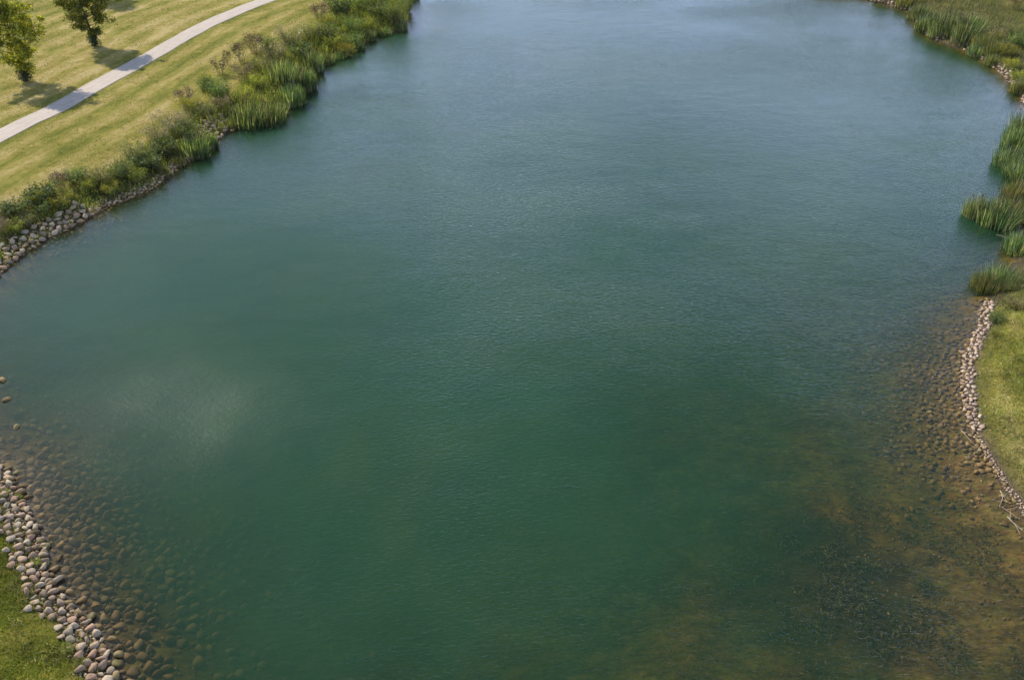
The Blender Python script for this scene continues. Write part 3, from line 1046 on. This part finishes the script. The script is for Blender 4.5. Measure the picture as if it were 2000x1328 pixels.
def cattail_proto(seed, mat, h=2.0, rad=1.3, n=620, heads=9):
    r = np.random.default_rng(seed)
    root = empty('cattail_clump')
    b = disc(n, rad, r)
    out = b[:, :2] / rad
    lean = out * r.uniform(.05, .32, n)[:, None] + r.normal(0, .07, (n, 2)) + np.array([.06, .03])
    hh = h * r.uniform(.5, 1.05, n) * (1 - .25 * np.hypot(out[:, 0], out[:, 1]) ** 2)
    b[:, 2] -= .25
    v, q = blades(b, hh + .25, r.uniform(.035, .062, n), lean, 3, r, .8)
    tag(build('leaves', v, q, F[mat], root), kind='stuff')
    k = n // 7
    bd = disc(k, rad * 1.08, r, .45)
    bd[:, 2] -= .1
    v, q = blades(bd, r.uniform(.35, .8, k), r.uniform(.03, .05, k), bd[:, :2] / rad * .7 + r.normal(0, .35, (k, 2)), 2, r, .9)
    tag(build('dead_leaves', v, q, F['straw'], root), kind='stuff')
    if heads:
        P = []
        for i in range(heads):
            a = r.uniform(0, 6.28); q_ = rad * r.uniform(0, .8)
            x, y = math.cos(a) * q_, math.sin(a) * q_
            lx, ly = r.normal(0, .12, 2)
            top = h * r.uniform(.85, 1.1)
            pp = [np.array([x + lx * t, y + ly * t, top * t]) for t in (0, .5, .86, .87, .95, .96, 1.02)]
            P.append((pp, [.012, .011, .010, .035, .035, .008, .004]))
        v, q = tubes(P)
        tag(build('seed_heads', v, q, F['brown'], root), kind='stuff')
    return root


def weed_proto(name, seed, mat, h=1.0, rad=.7, stems=70, lsize=.11, per=16, flower=None, fl_n=0, narrow=.34, upness=.5, bare=.0):
    """a leafy herb clump: stems fanning out from the base, leaves along them, flower heads on top"""
    r = np.random.default_rng(seed)
    root = empty(name)
    b = disc(stems, rad * .45, r, .7)
    ang = np.arctan2(b[:, 1], b[:, 0]) + r.normal(0, .5, stems)
    sp = rad * .75 * r.uniform(.1, 1, stems)
    tip = b + np.stack([np.cos(ang) * sp, np.sin(ang) * sp, h * (1 - .30 * (sp / rad) ** 2) * r.uniform(.62, 1.05, stems)], 1)
    C = []
    for k in range(per):
        t = (k + r.uniform(0, 1, stems)) / per
        t = bare + (1 - bare) * t
        c = b + (tip - b) * t[:, None]
        c[:, 2] = b[:, 2] + (tip[:, 2] - b[:, 2]) * (t ** .85)
        c += r.normal(0, .045 + .05 * rad, (stems, 3)) * (1.2 - t[:, None] * .7)
        c[:, 2] = np.maximum(c[:, 2], .03)
        C.append(c)
    C = np.vstack(C)
    v, q = leaves(C, lsize * r.uniform(.6, 1.4, len(C)), narrow, upness, r)
    tag(build('foliage', v, q, F[mat], root), kind='stuff')
    v, q = blades(b, tip[:, 2] - .02, np.full(stems, .016), (tip - b)[:, :2] / np.maximum(tip[:, 2:3], .1), 2, r, 0)
    tag(build('stems', v, q, GREY_STALK, root), kind='stuff')
    if flower:
        pick = r.choice(stems, min(fl_n, stems), replace=False)
        cc = np.repeat(tip[pick], 26, 0)
        cc += r.normal(0, 1, cc.shape) * np.array([.06, .06, .11]) * (.8 + h * .35)
        v, q = leaves(cc, .075 * r.uniform(.6, 1.3, len(cc)), .7, .4, r)
        tag(build('flower_heads' if flower == 'gold' else 'seed_heads', v, q, F[flower], root), kind='stuff')
    return root


def grass_proto(name, seed, mat, h=.9, rad=.6, n=420, spread=.5, plume=None):
    r = np.random.default_rng(seed)
    root = empty(name)
    b = disc(n, rad * .6, r)
    out = b[:, :2] / rad
    lean = out * spread + r.normal(0, .22, (n, 2))
    v, q = blades(b, h * r.uniform(.45, 1.05, n), r.uniform(.018, .034, n), lean, 3, r, .9)
    tag(build('blades', v, q, F[mat], root), kind='stuff')
    if plume:
        k = n // 7
        pk = r.choice(n, k, replace=False)
        c = b[pk] + np.column_stack([lean[pk] * h * .9, np.full(k, h * .92) * r.uniform(.8, 1.1, k)])
        cc = np.repeat(c, 7, 0) + r.normal(0, 1, (k * 7, 3)) * np.array([.04, .04, .09])
        v, q = leaves(cc, np.full(len(cc), .06), .4, .8, r)
        tag(build('seed_heads', v, q, F[plume], root), kind='stuff')
    return root


PROTO = {}
PROTO_ARGS = {
    'cattail': lambda s: cattail_proto(s, 'reed'),
    'reed': lambda s: cattail_proto(s, 'reed_olive', 1.7, 1.2, 560, 3),
    'green': lambda s: weed_proto('green_weed', s, 'green', 1.15, .85, 90, .12, 18),
    'bright': lambda s: weed_proto('bright_green_weed', s, 'bright', .95, .75, 80, .12, 18, narrow=.3),
    'dark': lambda s: weed_proto('dark_green_weed', s, 'dark', 1.15, .9, 90, .12, 20, narrow=.45),
    'olive': lambda s: weed_proto('olive_weed', s, 'olive', 1.1, .85, 95, .085, 22, narrow=.3),
    'feathery': lambda s: weed_proto('feathery_weed', s, 'grey', 1.25, 1.0, 110, .065, 30, narrow=.25, flower='straw', fl_n=20),
    'goldenrod': lambda s: weed_proto('goldenrod', s, 'bright', 1.1, .8, 70, .10, 16, flower='gold', fl_n=48, narrow=.28),
    'rust': lambda s: weed_proto('rusty_seeding_weed', s, 'green', 1.2, .65, 46, .08, 10, flower='rust', fl_n=38, bare=.1),
    'dock': lambda s: weed_proto('brown_dock', s, 'olive', 1.25, .45, 16, .10, 8, flower='brown', fl_n=16, bare=.1),
    'willow': lambda s: weed_proto('willow_shrub', s, 'green', 2.1, 1.5, 120, .17, 26, narrow=.24),
    'tussock': lambda s: grass_proto('grass_tussock', s, 'tall', 1.0, .8, 480, .5, 'straw'),
}
USED = set()


def plant(kind, px, py, label, s=1.0, sh=None, z=None, group=None, cat=None, variant=None):
    z0 = .0
    for _ in range(3):                       # find the ground under that pixel
        p = at(px, py, z0)
        z0 = max(float(hz(p[None, :2])[0]), -.25)
    var = rng.integers(2) if variant is None else variant
    key = (kind, int(var))
    if key not in PROTO:
        PROTO[key] = PROTO_ARGS[kind](500 + sum(map(ord, kind)) + 37 * int(var))
        o = PROTO[key]
    else:
        o = copy_tree(PROTO[key])
    o.location = (p[0], p[1], z0)
    o.rotation_euler = (0, 0, rng.uniform(0, 6.28) if kind not in ('cattail', 'reed') else rng.uniform(-.6, .6))
    o.scale = (s, s, sh or s)
    for k in ('label', 'category', 'group'):
        if k in o.keys(): del o[k]
    tag(o, label, cat or {'cattail': 'cattails', 'reed': 'cattails', 'willow': 'shrub', 'tussock': 'grass clump'}.get(kind, 'weed'), group)
    return o


LB = 'plants crowding the left bank'
# left bank, from the far end of the bank towards the lower left corner
for a in [
    ('willow', 772, 46, 'bright green willow shrub at the far tip of the left bank, overhanging the water', 1.15, 1.2),
    ('willow', 792, 22, 'green shrub hanging over the water edge above the tip willow', .8, .9),
    ('cattail', 803, -2, 'cattails at the water where the bank leaves the top of the frame', .9, .9),
    ('willow', 742, 20, 'green shrub just behind the overhanging willow at the far tip', .95, 1.0),
    ('dark', 738, 44, 'dark low bush between the tip willow and the yellow-green willow', 1.3, 1.3),
    ('bright', 716, 62, 'bright yellow-green leafy clump at the water just before the tip willow', 1.3, 1.4),
    ('willow', 690, 68, 'broad bright green willow leaning over the small water inlet', .85, .8),
    ('green', 712, 22, 'mid green clump behind the yellow-green one near the top of the bank', 1.5, 1.5),
    ('dark', 668, 30, 'dark olive bush at the lawn edge near the top of the bank', 1.9, 1.8),
    ('olive', 700, 4, 'olive clump at the top frame edge above the dark olive bush', 1.6, 1.5),
    ('feathery', 728, -4, 'feathery pale clump at the top frame edge left of the tip willow', 1.5, 1.5),
    ('rust', 628, 44, 'rusty brown seeding weed on the lawn side below the dark olive bush', 1.5, 1.5),
    ('goldenrod', 638, 54, 'small yellow goldenrod next to the rusty weed near the bank top', .8, .8),
    ('goldenrod', 676, 108, 'yellowish goldenrod clump by the water between inlet and dark cattails', 1.2, 1.2),
    ('bright', 652, 100, 'yellow-green leafy clump left of the waterside goldenrod', 1.3, 1.3),
    ('green', 690, 92, 'round green clump at the water under the leaning willow', 1.3, 1.2),
    ('olive', 612, 76, 'large olive-yellow clump on the lawn side halfway up the bank', 1.7, 1.6),
    ('feathery', 572, 88, 'big feathery grey-green weed beside the lawn above the cattails', 1.7, 1.6),
    ('green', 640, 80, 'green clump behind the yellow-green one halfway up the bank', 1.5, 1.4),
    ('cattail', 612, 136, 'narrow dark cattail clump standing where the bank steps in', .85, .95),
    ('dark', 592, 118, 'dark bush tucked behind the narrow dark cattails', 1.5, 1.4),
    ('cattail', 556, 165, 'tall light-tipped cattail clump in the middle of the left bank', 1.25, 1.15),
    ('cattail', 592, 172, 'cattail clump with bent pale leaves reaching into the water', 1.1, 1.0),
    ('cattail', 572, 203, 'green cattail clump at the waterline right of the big round one', .95, .95),
    ('feathery', 540, 118, 'feathery pale weed behind the tall light-tipped cattails', 1.5, 1.4),
    ('green', 522, 100, 'green clump beside the rusty brown row near the lawn', 1.2, 1.2),
    ('rust', 500, 104, 'tall rusty brown weed beside the dark dock stalks', 1.5, 1.4),
    ('dock', 472, 124, 'dark green-brown dock stalks standing upright by the lawn', 1.6, 1.4),
    ('dock', 447, 128, 'lone brown dock standing out on the lawn edge', .9, 1.0),
    ('dock', 432, 146, 'dark brown dock group just below the lone dock', 1.5, 1.1),
    ('olive', 510, 140, 'olive weed behind the big cattails on the left bank', 1.4, 1.3),
    ('rust', 476, 156, 'reddish brown weed between docks and the big round cattails', 1.3, 1.1),
    ('bright', 505, 172, 'yellow-green weed just behind the big round cattails', 1.2, 1.2),
    ('cattail', 488, 240, 'big round dark green cattail clump standing out from the left bank', 1.35, 1.05),
    ('cattail', 528, 236, 'grey-green cattail clump grown into the right side of the big round one', 1.15, .95),
    ('green', 432, 190, 'green leafy weed left of the big round cattails', 1.4, 1.2),
    ('green', 408, 176, 'grey-green weed at the lawn edge beside the orange-tipped weed', 1.3, 1.1),
    ('goldenrod', 404, 166, 'yellow-tipped goldenrod behind the grey-green weed by the lawn', .9, .8),
    ('rust', 362, 200, 'orange-brown weed at the lawn corner of the bank', 1.2, .9),
    ('goldenrod', 374, 218, 'brightest yellow goldenrod next to the orange-brown weed', 1.1, .9),
    ('olive', 402, 226, 'olive weed between the bright goldenrod and the pale stones', 1.3, 1.0),
    ('rust', 438, 222, 'dry brown weed above the pale stone patch', 1.1, .9),
    ('cattail', 384, 303, 'slender dark cattails at the water below the pale stone patch', .95, .85),
    ('cattail', 413, 288, 'small sparse cattail tuft standing in the water beside the slender ones', .5, .65),
    ('feathery', 345, 252, 'feathery green weed mound at the lawn edge above the slender cattails', 1.6, 1.1),
    ('green', 365, 270, 'green weed just behind the slender cattails', 1.3, 1.1),
    ('feathery', 310, 272, 'pale feathery weed with striped shadows on the lawn side', 1.3, 1.0),
    ('dark', 322, 306, 'dark green bush above the dark waterline stones', 1.2, 1.0),
    ('olive', 264, 312, 'tall brownish olive weed tuft standing above its neighbours', 1.4, 1.2),
    ('dark', 292, 330, 'dark bush below the tall brownish olive tuft', 1.2, 1.0),
    ('bright', 268, 358, 'yellow-green leafy weed hanging over the dark stones', 1.0, .9),
    ('green', 238, 350, 'green weed left of the one hanging over the dark stones', 1.3, 1.1),
    ('goldenrod', 219, 384, 'small bright yellow-green weed touching the water', .8, .7),
    ('olive', 200, 362, 'olive flowering weed in the middle of the lower bank', 1.3, 1.0),
    ('bright', 178, 376, 'light green weed with yellow flecks above the end of the boulders', 1.1, .9),
    ('green', 150, 356, 'green weed at the lawn edge with dark shadowed base', 1.1, .9),
    ('rust', 118, 366, 'brown seeding weed at the lawn edge above the boulders', 1.0, .8),
    ('dark', 90, 392, 'dark round bush above the left edge boulders', 1.3, 1.1),
    ('bright', 68, 398, 'bright green tuft on the left flank of the dark round bush', 1.1, 1.0),
    ('goldenrod', 124, 404, 'broad yellow-green weed directly above the boulders', 1.1, .8),
    ('green', 82, 418, 'low green weed resting on the topmost boulders', 1.0, .7),
    ('dark', 36, 418, 'dark green weed near the left frame edge by the lawn', 1.1, .9),
    ('green', 8, 424, 'green weed cut by the left frame edge beside the lawn', 1.1, .8),
    ('bright', 32, 456, 'yellow-green weed just above the boulders near the left edge', 1.0, .8),
    ('olive', 52, 444, 'dull olive weed above the boulders near the left edge', 1.0, .7),
    ('rust', 6, 458, 'brownish weed at the left frame edge above the boulders', 1.0, .7),
]:
    plant(a[0], a[1], a[2], a[3], a[4] * (1.0 if a[0] == 'cattail' else 1.3), a[5] * 1.15, group=LB)

def _more_reeds():
    G = 'reeds fringing the left waterline'
    for (x, y, w) in [(784, 58, 'the willow at the far tip'), (752, 66, 'the inlet below the far tip'), (722, 78, 'the waterside yellow-green clump'), (700, 98, 'the inlet mouth'),
                      (664, 114, 'the waterside goldenrod'), (640, 124, 'the narrow dark cattails'), (600, 160, 'the middle of the big cattail row'), (548, 222, 'the big round cattails'),
                      (455, 250, 'the pale stone patch on its right'), (350, 322, 'the slender dark cattails on their left'), (318, 340, 'the dark waterline stones')]:
        plant('cattail' if x > 500 else 'reed', x, y, 'short reed fringe at the waterline beside ' + w, .6 if x > 500 else .45, .62 if x > 500 else .5, group=G)


_more_reeds()

RB = 'plants along the right and far right shore'
for a in [
    ('cattail', 1814, 58, 'pale-tipped cattail clump at the top right corner of the open water', 1.3, 1.0),
    ('cattail', 1838, 70, 'dense cattail clump second from the top right bend', 1.3, 1.1),
    ('cattail', 1866, 78, 'light green cattail clump in the middle of the top right row', 1.3, 1.1),
    ('cattail', 1882, 90, 'dark-based cattail clump at the right end of the top right row', 1.2, 1.05),
    ('cattail', 1906, 108, 'small cattail clump just before the pale far right stones', .8, .8),
    ('reed', 1937, 126, 'short reed tuft among the pale far right stones', .75, .75),
    ('goldenrod', 1962, 116, 'yellow-green goldenrod above the pale far right stones', 1.3, 1.1),
    ('bright', 1985, 158, 'bright yellow weed at the water edge on the far right', 1.5, 1.2),
    ('goldenrod', 1970, 138, 'yellow flowering weed between the far right stones and the meadow', 1.1, 1.0),
    ('green', 1990, 92, 'green bushy weed in the meadow at the right frame edge', 2.0, 1.5),
    ('olive', 1972, 68, 'olive weed clump in the far right meadow', 1.8, 1.3),
    ('cattail', 1794, 36, 'cattails at the inner corner of the far right bank', 1.1, 1.0),
    ('reed', 1770, 16, 'olive reeds along the top edge before the far right corner', 1.3, 1.0),
    ('reed', 1730, 2, 'olive reeds at the top edge over the dark stones', 1.3, 1.0),
    ('cattail', 1850, 62, 'back row cattails behind the dense clump at the top right', 1.4, 1.2),
    ('cattail', 1890, 72, 'back row cattails before the meadow at the top right', 1.4, 1.1),
    ('reed', 1922, 100, 'olive reed stand joining the small clump to the meadow', 1.3, 1.0),
    ('reed', 1950, 112, 'olive reed stand behind the yellow-green goldenrod', 1.2, 1.0),
    ('reed', 1996, 180, 'olive reeds at the right frame edge above the open bay', 1.0, .9),
    ('cattail', 2004, 262, 'cattails cut by the frame above the upper edge stand', 1.3, 1.1),
    ('tussock', 1900, 52, 'pale meadow tussock behind the top right cattails', 2.0, 1.4),
    ('tussock', 1940, 84, 'golden meadow tussock near the right frame edge', 2.0, 1.4),
    ('rust', 1985, 20, 'reddish brown weed in the top right corner', 2.0, 1.4),
    ('cattail', 1992, 292, 'upper cattail clump on the right edge, cut by the frame', 1.3, 1.2),
    ('cattail', 1968, 328, 'leaning cattails at the water tip of the upper right edge stand', 1.0, 1.0),
    ('cattail', 1996, 352, 'dark cattails below the upper right edge stand', 1.2, 1.0),
    ('reed', 1990, 392, 'brownish reed clump behind the big right cattails', 1.2, 1.1),
    ('cattail', 1908, 426, 'leftmost cattails of the big right stand, jutting into the water', .9, 1.0),
    ('cattail', 1942, 440, 'bright green middle of the big right cattail stand', 1.15, 1.1),
    ('reed', 1972, 428, 'olive back part of the big right cattail stand', 1.2, 1.1),
    ('cattail', 1990, 490, 'small cattail clump between the two right stands', .85, .85),
    ('reed', 1924, 566, 'leaning reed clump at the waterside end of the lowest right stand', .85, .85),
    ('cattail', 1950, 560, 'green lowest cattail clump on the right above the pale stones', .85, .9),
    ('olive', 1976, 566, 'dry olive weed behind the lowest right cattails', .9, .7),
    ('green', 1946, 628, 'green weed on the lawn edge at the top of the pale stone ribbon', .8, .5),
    ('bright', 1943, 655, 'small bright tuft beside the pale stone ribbon', .6, .4),
    ('tussock', 1985, 600, 'low grassy tussock on the right lawn below the cattails', 1.0, .5),
]:
    plant(a[0], a[1], a[2], a[3], a[4], a[5], group=RB)

# low green tufts among the lower left stones
for a in [(8, 968, 'small green weed tuft growing among the topmost lower left stones', .5),
          (36, 972, 'tiny yellow-green tuft at the water side of the lower left stones', .35),
          (72, 1100, 'low green tuft between stones halfway down the lower left bank', .4),
          (132, 1268, 'bright green tuft at the lawn edge near the bottom left stones', .45),
          (158, 1296, 'green tuft between the lowest stones at the bottom left', .4)]:
    plant('bright', a[0], a[1], a[2], a[3], a[3] * .6, group='weed tufts among the lower left stones')

# ------------------------------------------------------------------ undergrowth and grasses (uncountable)
def scatter(n, x0, x1, y0, y1, keep):
    P = np.stack([rng.uniform(x0, x1, n), rng.uniform(y0, y1, n)], 1)
    sd, Tt, z = fields(P)
    # only where the photograph's frame can plausibly see it (with a margin)
    cz = P[:, 1] * CP + (CAM_H - z) * SP
    u = P[:, 0] / cz * FOC; v = (P[:, 1] * SP - (CAM_H - z) * CP) / cz * FOC
    m = (np.abs(u) < 1230) & (np.abs(v) < 850) & keep(P, sd, Tt)
    return P[m], sd[m], Tt[m], z[m]


def keep_veg(P, sd, Tt):
    w = shore_prop(Tt, 1) * (.75 + .5 * fbm(P[:, 0] / 2.5, P[:, 1] / 2.5, 41))
    dens = np.where(sd < w, 1 - .6 * sm(.6, 1.0, sd / np.maximum(w, .1)), 0)
    return (sd > -.05) & (rng.uniform(0, 1, len(P)) < dens) & (shore_prop(Tt, 1) > .5)


def veg_object(name, label, mat, n, box, hscale, keepf, wide=.03, parts=3, spread=.35):
    P, sd, Tt, z = scatter(n, *box, keepf)
    hh = shore_prop(Tt, 2) * rng.uniform(.35, 1.1, len(P)) * hscale * (.22 + 1.5 * fbm(P[:, 0] / 1.0, P[:, 1] / 1.0, 21) ** 1.4)
    base = np.column_stack([P, z - .02])
    ln = rng.normal(0, spread, (len(P), 2)) + np.array([.08, -.02])
    v, q = blades(base, hh, rng.uniform(.6, 1.3, len(P)) * wide, ln, parts)
    tag(build(name, v, q, F[mat]), label, kind='stuff')


left_box, right_box = (-75, 0, 50, 215), (15, 95, 25, 215)
veg_object('undergrowth', 'mixed weedy undergrowth filling the left bank between the larger plants', 'undergrowth', 620000, left_box, 1.15, keep_veg, .035)
veg_object('dry_grass', 'dry straw grass fringe where the left bank meets the lawn', 'straw', 70000, left_box, .45,
           lambda P, sd, Tt: keep_veg(P, sd, Tt) & (sd > shore_prop(Tt, 1) * .45))
veg_object('tall_grass', 'tall olive and golden meadow grass covering the far right bank', 'tall', 420000, right_box, .85, keep_veg, .04)
# leafy fill between the stems
P, sd, Tt, z = scatter(700000, *left_box, keep_veg)
hh = shore_prop(Tt, 2) * rng.uniform(.0, .9, len(P)) * (.2 + 1.7 * fbm(P[:, 0] / 1.0, P[:, 1] / 1.0, 21) ** 1.4)
v, q = leaves(np.column_stack([P, z + hh]), rng.uniform(.07, .16, len(P)), .45)
tag(build('ground_cover_leaves', v, q, F['undergrowth']), 'small leaves of low weeds covering the left bank', kind='stuff')


def turf(name, label, mat, n, box, keepf, hh=(.05, .12), w=.025, drykey=None):
    P, sd, Tt, z = scatter(n, *box, keepf)
    base = np.column_stack([P, z - .01])
    h = rng.uniform(*hh, len(P)) * (.6 + .9 * fbm(P[:, 0] / .8, P[:, 1] / .8, 61))
    v, q = tri_blades(base, h, rng.uniform(.6, 1.4, len(P)) * w, rng.normal(0, .55, (len(P), 2)))
    tag(build(name, v, q, F[mat]), label, kind='stuff')


def off_path(P):
    return np.abs(CPV[np.clip(((P[:, 1] - CY0) / .5 + .5).astype(int), 0, CN_[0] - 1), np.clip(((P[:, 0] - CX0) / .5 + .5).astype(int), 0, CN_[1] - 1)]) > 1.24 + rng.uniform(0, .1, len(P))


turf('turf_grass', 'short green turf in the lower left corner', 'turf', 330000, (-36, -12, 18, 46), lambda P, sd, Tt: sd > 1.15 + rng.normal(0, .25, len(P)), (.06, .15), .028)
turf('bank_grass', 'short green turf on the right bank beside the stones', 'turf', 420000, (20, 48, 22, 66), lambda P, sd, Tt: sd > .75 + rng.normal(0, .2, len(P)), (.06, .15), .03)
turf('dry_bank_grass', 'yellowed grass along the edge of the right lawn', 'turf_dry', 160000, (20, 48, 22, 66),
     lambda P, sd, Tt: (sd > .55) & (sd < 2.4 + 1.2 * fbm(P[:, 0], P[:, 1], 4)), (.08, .2), .03)
turf('lawn_grass', 'sparse longer blades over the mown lawn beside the path', 'turf_dry', 420000, (-100, -15, 60, 175),
     lambda P, sd, Tt: (sd > shore_prop(Tt, 1) * .8) & (fbm(P[:, 0] / 3, P[:, 1] / 3, 91) > .45) & off_path(P), (.05, .12), .05)

veg_edge = lambda P, sd, Tt: (sd > .35) & (sd < 2.6) & (fbm(P[:, 0] / .6, P[:, 1] / .6, 64) > .52 + .12 * np.abs(sd - 1.2))
turf('edge_grass', 'longer untrimmed grass tufts along the lower left stones', 'turf_dry', 110000, (-36, -12, 18, 46), veg_edge, (.12, .34), .032)
turf('edge_grass', 'longer untrimmed grass tufts along the right stones', 'turf_dry', 150000, (20, 48, 22, 66), veg_edge, (.10, .30), .032)

# submerged pondweed and floating flecks in the lower right shallows
def pondweed():
    n = 30000
    P = np.stack([rng.normal(WEEDC[0] + .5, 5.2, n), rng.normal(WEEDC[1], 4.2, n)], 1)
    k = fbm(P[:, 0] / 1.1, P[:, 1] / 1.1, 55)
    sd, Tt, _ = fields(P)
    m = (k > .50) & (sd < -2)
    P, sd = P[m], sd[m]
    z = np.minimum(hz(P) + rng.uniform(0, .22, len(P)), -.05)
    v, q = leaves(np.column_stack([P, z]), rng.uniform(.10, .30, len(P)), .16, .25)
    tag(build('pondweed', v, q, F['pondweed']), 'dark feathery pondweed under the water at the lower right', kind='stuff')
    C = np.stack([rng.uniform(at(1400, 1300)[0], at(1990, 1300)[0] + 8, 150), rng.uniform(at(1500, 1328)[1], at(1500, 1080)[1], 150)], 1)[:70]
    C = C[shore_q(C)[0] < -2.5]
    P = np.repeat(C, 5, 0); P = P + rng.normal(0, .16, P.shape)
    P = P[rng.uniform(0, 1, len(P)) < .75]
    v, q = leaves(np.column_stack([P, np.full(len(P), .004)]), rng.uniform(.02, .06, len(P)), .6, 0.0)
    v[:, 2] = np.abs(v[:, 2] - .004) * .2 + .004
    tag(build('floating_leaves', v, q, F['fleck']), 'tiny tan leaf flecks floating over the lower right shallows', kind='stuff')


pondweed()

# ------------------------------------------------------------------ driftwood and fallen twigs
def branch(pts, r0, label, twigs=2, z=.06):
    r0 *= .75
    W = np.array([at(x, y, z) for x, y in pts])
    g = hz(W)
    W[:, 2] = np.maximum(g + r0 * .8, .012) + rng.uniform(0, .05, len(W))
    c = W[0].copy()
    root = empty('driftwood_branch', tuple(c))
    tag(root, label, 'driftwood', 'driftwood at the right waterline')
    W = catmull(W - c, 4, closed=False)
    W = np.vstack([W, W[-1] + (W[-1] - W[-2])])
    W[:, :2] += rng.normal(0, .012, (len(W), 2))
    rad = np.linspace(r0, r0 * .35, len(W))
    v, q = tubes([(W, rad)])
    build('stem', v, q, DRIFT, root, True)
    for k in range(twigs):
        i = int(len(W) * (.25 + .5 * k / max(twigs - 1, 1)))
        d = rng.normal(0, 1, 3) * np.array([.35, .3, .06]); d[2] = abs(d[2])
        s = W[i]
        v, q = tubes([(np.array([s, s + d * .5 + [0, 0, .02], s + d]), np.array([r0 * .5, r0 * .35, r0 * .15]))])
        build('twig', v, q, DRIFT, root, True)


branch([(1876, 838), (1892, 855), (1908, 872)], .022, 'thin bare twig in the shallows off the right shore, highest of the driftwood', 1)
branch([(1916, 870), (1908, 882), (1895, 891), (1882, 890)], .022, 'curved twig lying in the water just below the highest one', 2)
branch([(1954, 958), (1958, 970), (1953, 988)], .028, 'short forked pale stick off the lower right shore', 3)
branch([(1958, 990), (1975, 1000), (1990, 1012)], .022, 'slim stick between the forked stick and the pale branch', 1)
branch([(1968, 1008), (1982, 1022), (2004, 1040)], .034, 'pale driftwood branch at the right frame edge, lowest of the driftwood', 3)
branch([(1946, 458), (1962, 462), (1975, 470)], .03, 'bleached stick at the foot of the big right cattail stand', 1)

# ------------------------------------------------------------------ trees
def tree(px, py, h, seed, label, crown_r=2.4, dens=1.0, nleaf=22000, mat='tree'):
    r = np.random.default_rng(seed)
    z0 = 1.3
    p = at(px, py, z0)
    z0 = float(hz(p[None, :2])[0])
    root = empty('young_tree', (p[0], p[1], z0))
    tag(root, label, 'tree', 'young trees beside the path')
    paths = []
    lean = r.normal(0, .03, 2)
    tr = [np.array([lean[0] * t * h + .06 * math.sin(5 * t), lean[1] * t * h + .05 * math.cos(4 * t) - .05, t * h * .93]) for t in np.linspace(0, 1, 9)]
    paths.append((tr, np.linspace(.13, .018, 9)))
    clumps = []
    nl = 34
    for i in range(nl):
        t = .16 + .80 * (i / nl) ** .95
        b = np.array([np.interp(t, np.linspace(0, 1, 9), [q[k] for q in tr]) for k in range(3)])
        a = i * 2.399 + r.normal(0, .35)
        prof = math.sin(min(1, (t - .08) / .40) * math.pi / 2) * (1 - max(0, t - .50) / .62) ** .8
        L = crown_r * prof * r.uniform(.65, 1.18)
        up = r.uniform(.55, 1.0)
        e = b + np.array([math.cos(a) * L, math.sin(a) * L, up * L * .8])
        m = (b + e) / 2 + np.array([0, 0, -.08 * L]) + r.normal(0, .05, 3)
        paths.append(([b, m, e], [.035 * (1.1 - t) + .012, .022 * (1.1 - t) + .008, .006]))
        clumps.append((e, .42)); clumps.append((m + (e - m) * .4, .38))
        for _ in range(4):
            f = r.uniform(.3, 1)
            s = b + (e - b) * f + np.array([0, 0, -.08 * L * (1 - f)])
            tw = s + r.normal(0, .5, 3) * np.array([1, 1, .7]) * (.5 + L * .28) + np.array([0, 0, .1])
            paths.append(([s, (s + tw) / 2 + r.normal(0, .03, 3), tw], [.012, .008, .003]))
            clumps.append((tw, r.uniform(.24, .42)))
    v, q = tubes(paths)
    build('trunk', v, q, BARK, root, True)
    C = []
    per = int(nleaf * dens / len(clumps))
    for (c, s) in clumps:
        k = int(per * r.uniform(.4, 1.5))
        C.append(c + r.normal(0, 1, (k, 3)) * s * np.array([.62, .62, .5]))
    C = np.vstack(C)
    v, q = leaves(C, r.uniform(.12, .26, len(C)), .62, 0, r)
    build('crown', v, q, F[mat], root)
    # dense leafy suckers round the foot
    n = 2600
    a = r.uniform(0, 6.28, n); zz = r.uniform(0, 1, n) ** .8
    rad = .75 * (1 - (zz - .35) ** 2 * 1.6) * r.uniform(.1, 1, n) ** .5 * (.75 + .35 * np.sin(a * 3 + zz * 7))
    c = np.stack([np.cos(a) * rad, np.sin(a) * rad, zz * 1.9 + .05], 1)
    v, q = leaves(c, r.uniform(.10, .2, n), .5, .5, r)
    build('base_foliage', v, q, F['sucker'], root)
    return root


tree(52, 160, 8.6, 5, 'young tree with backlit yellow-green crown left of the path, at the left frame edge', 2.9, 1.1, mat='tree_backlit')
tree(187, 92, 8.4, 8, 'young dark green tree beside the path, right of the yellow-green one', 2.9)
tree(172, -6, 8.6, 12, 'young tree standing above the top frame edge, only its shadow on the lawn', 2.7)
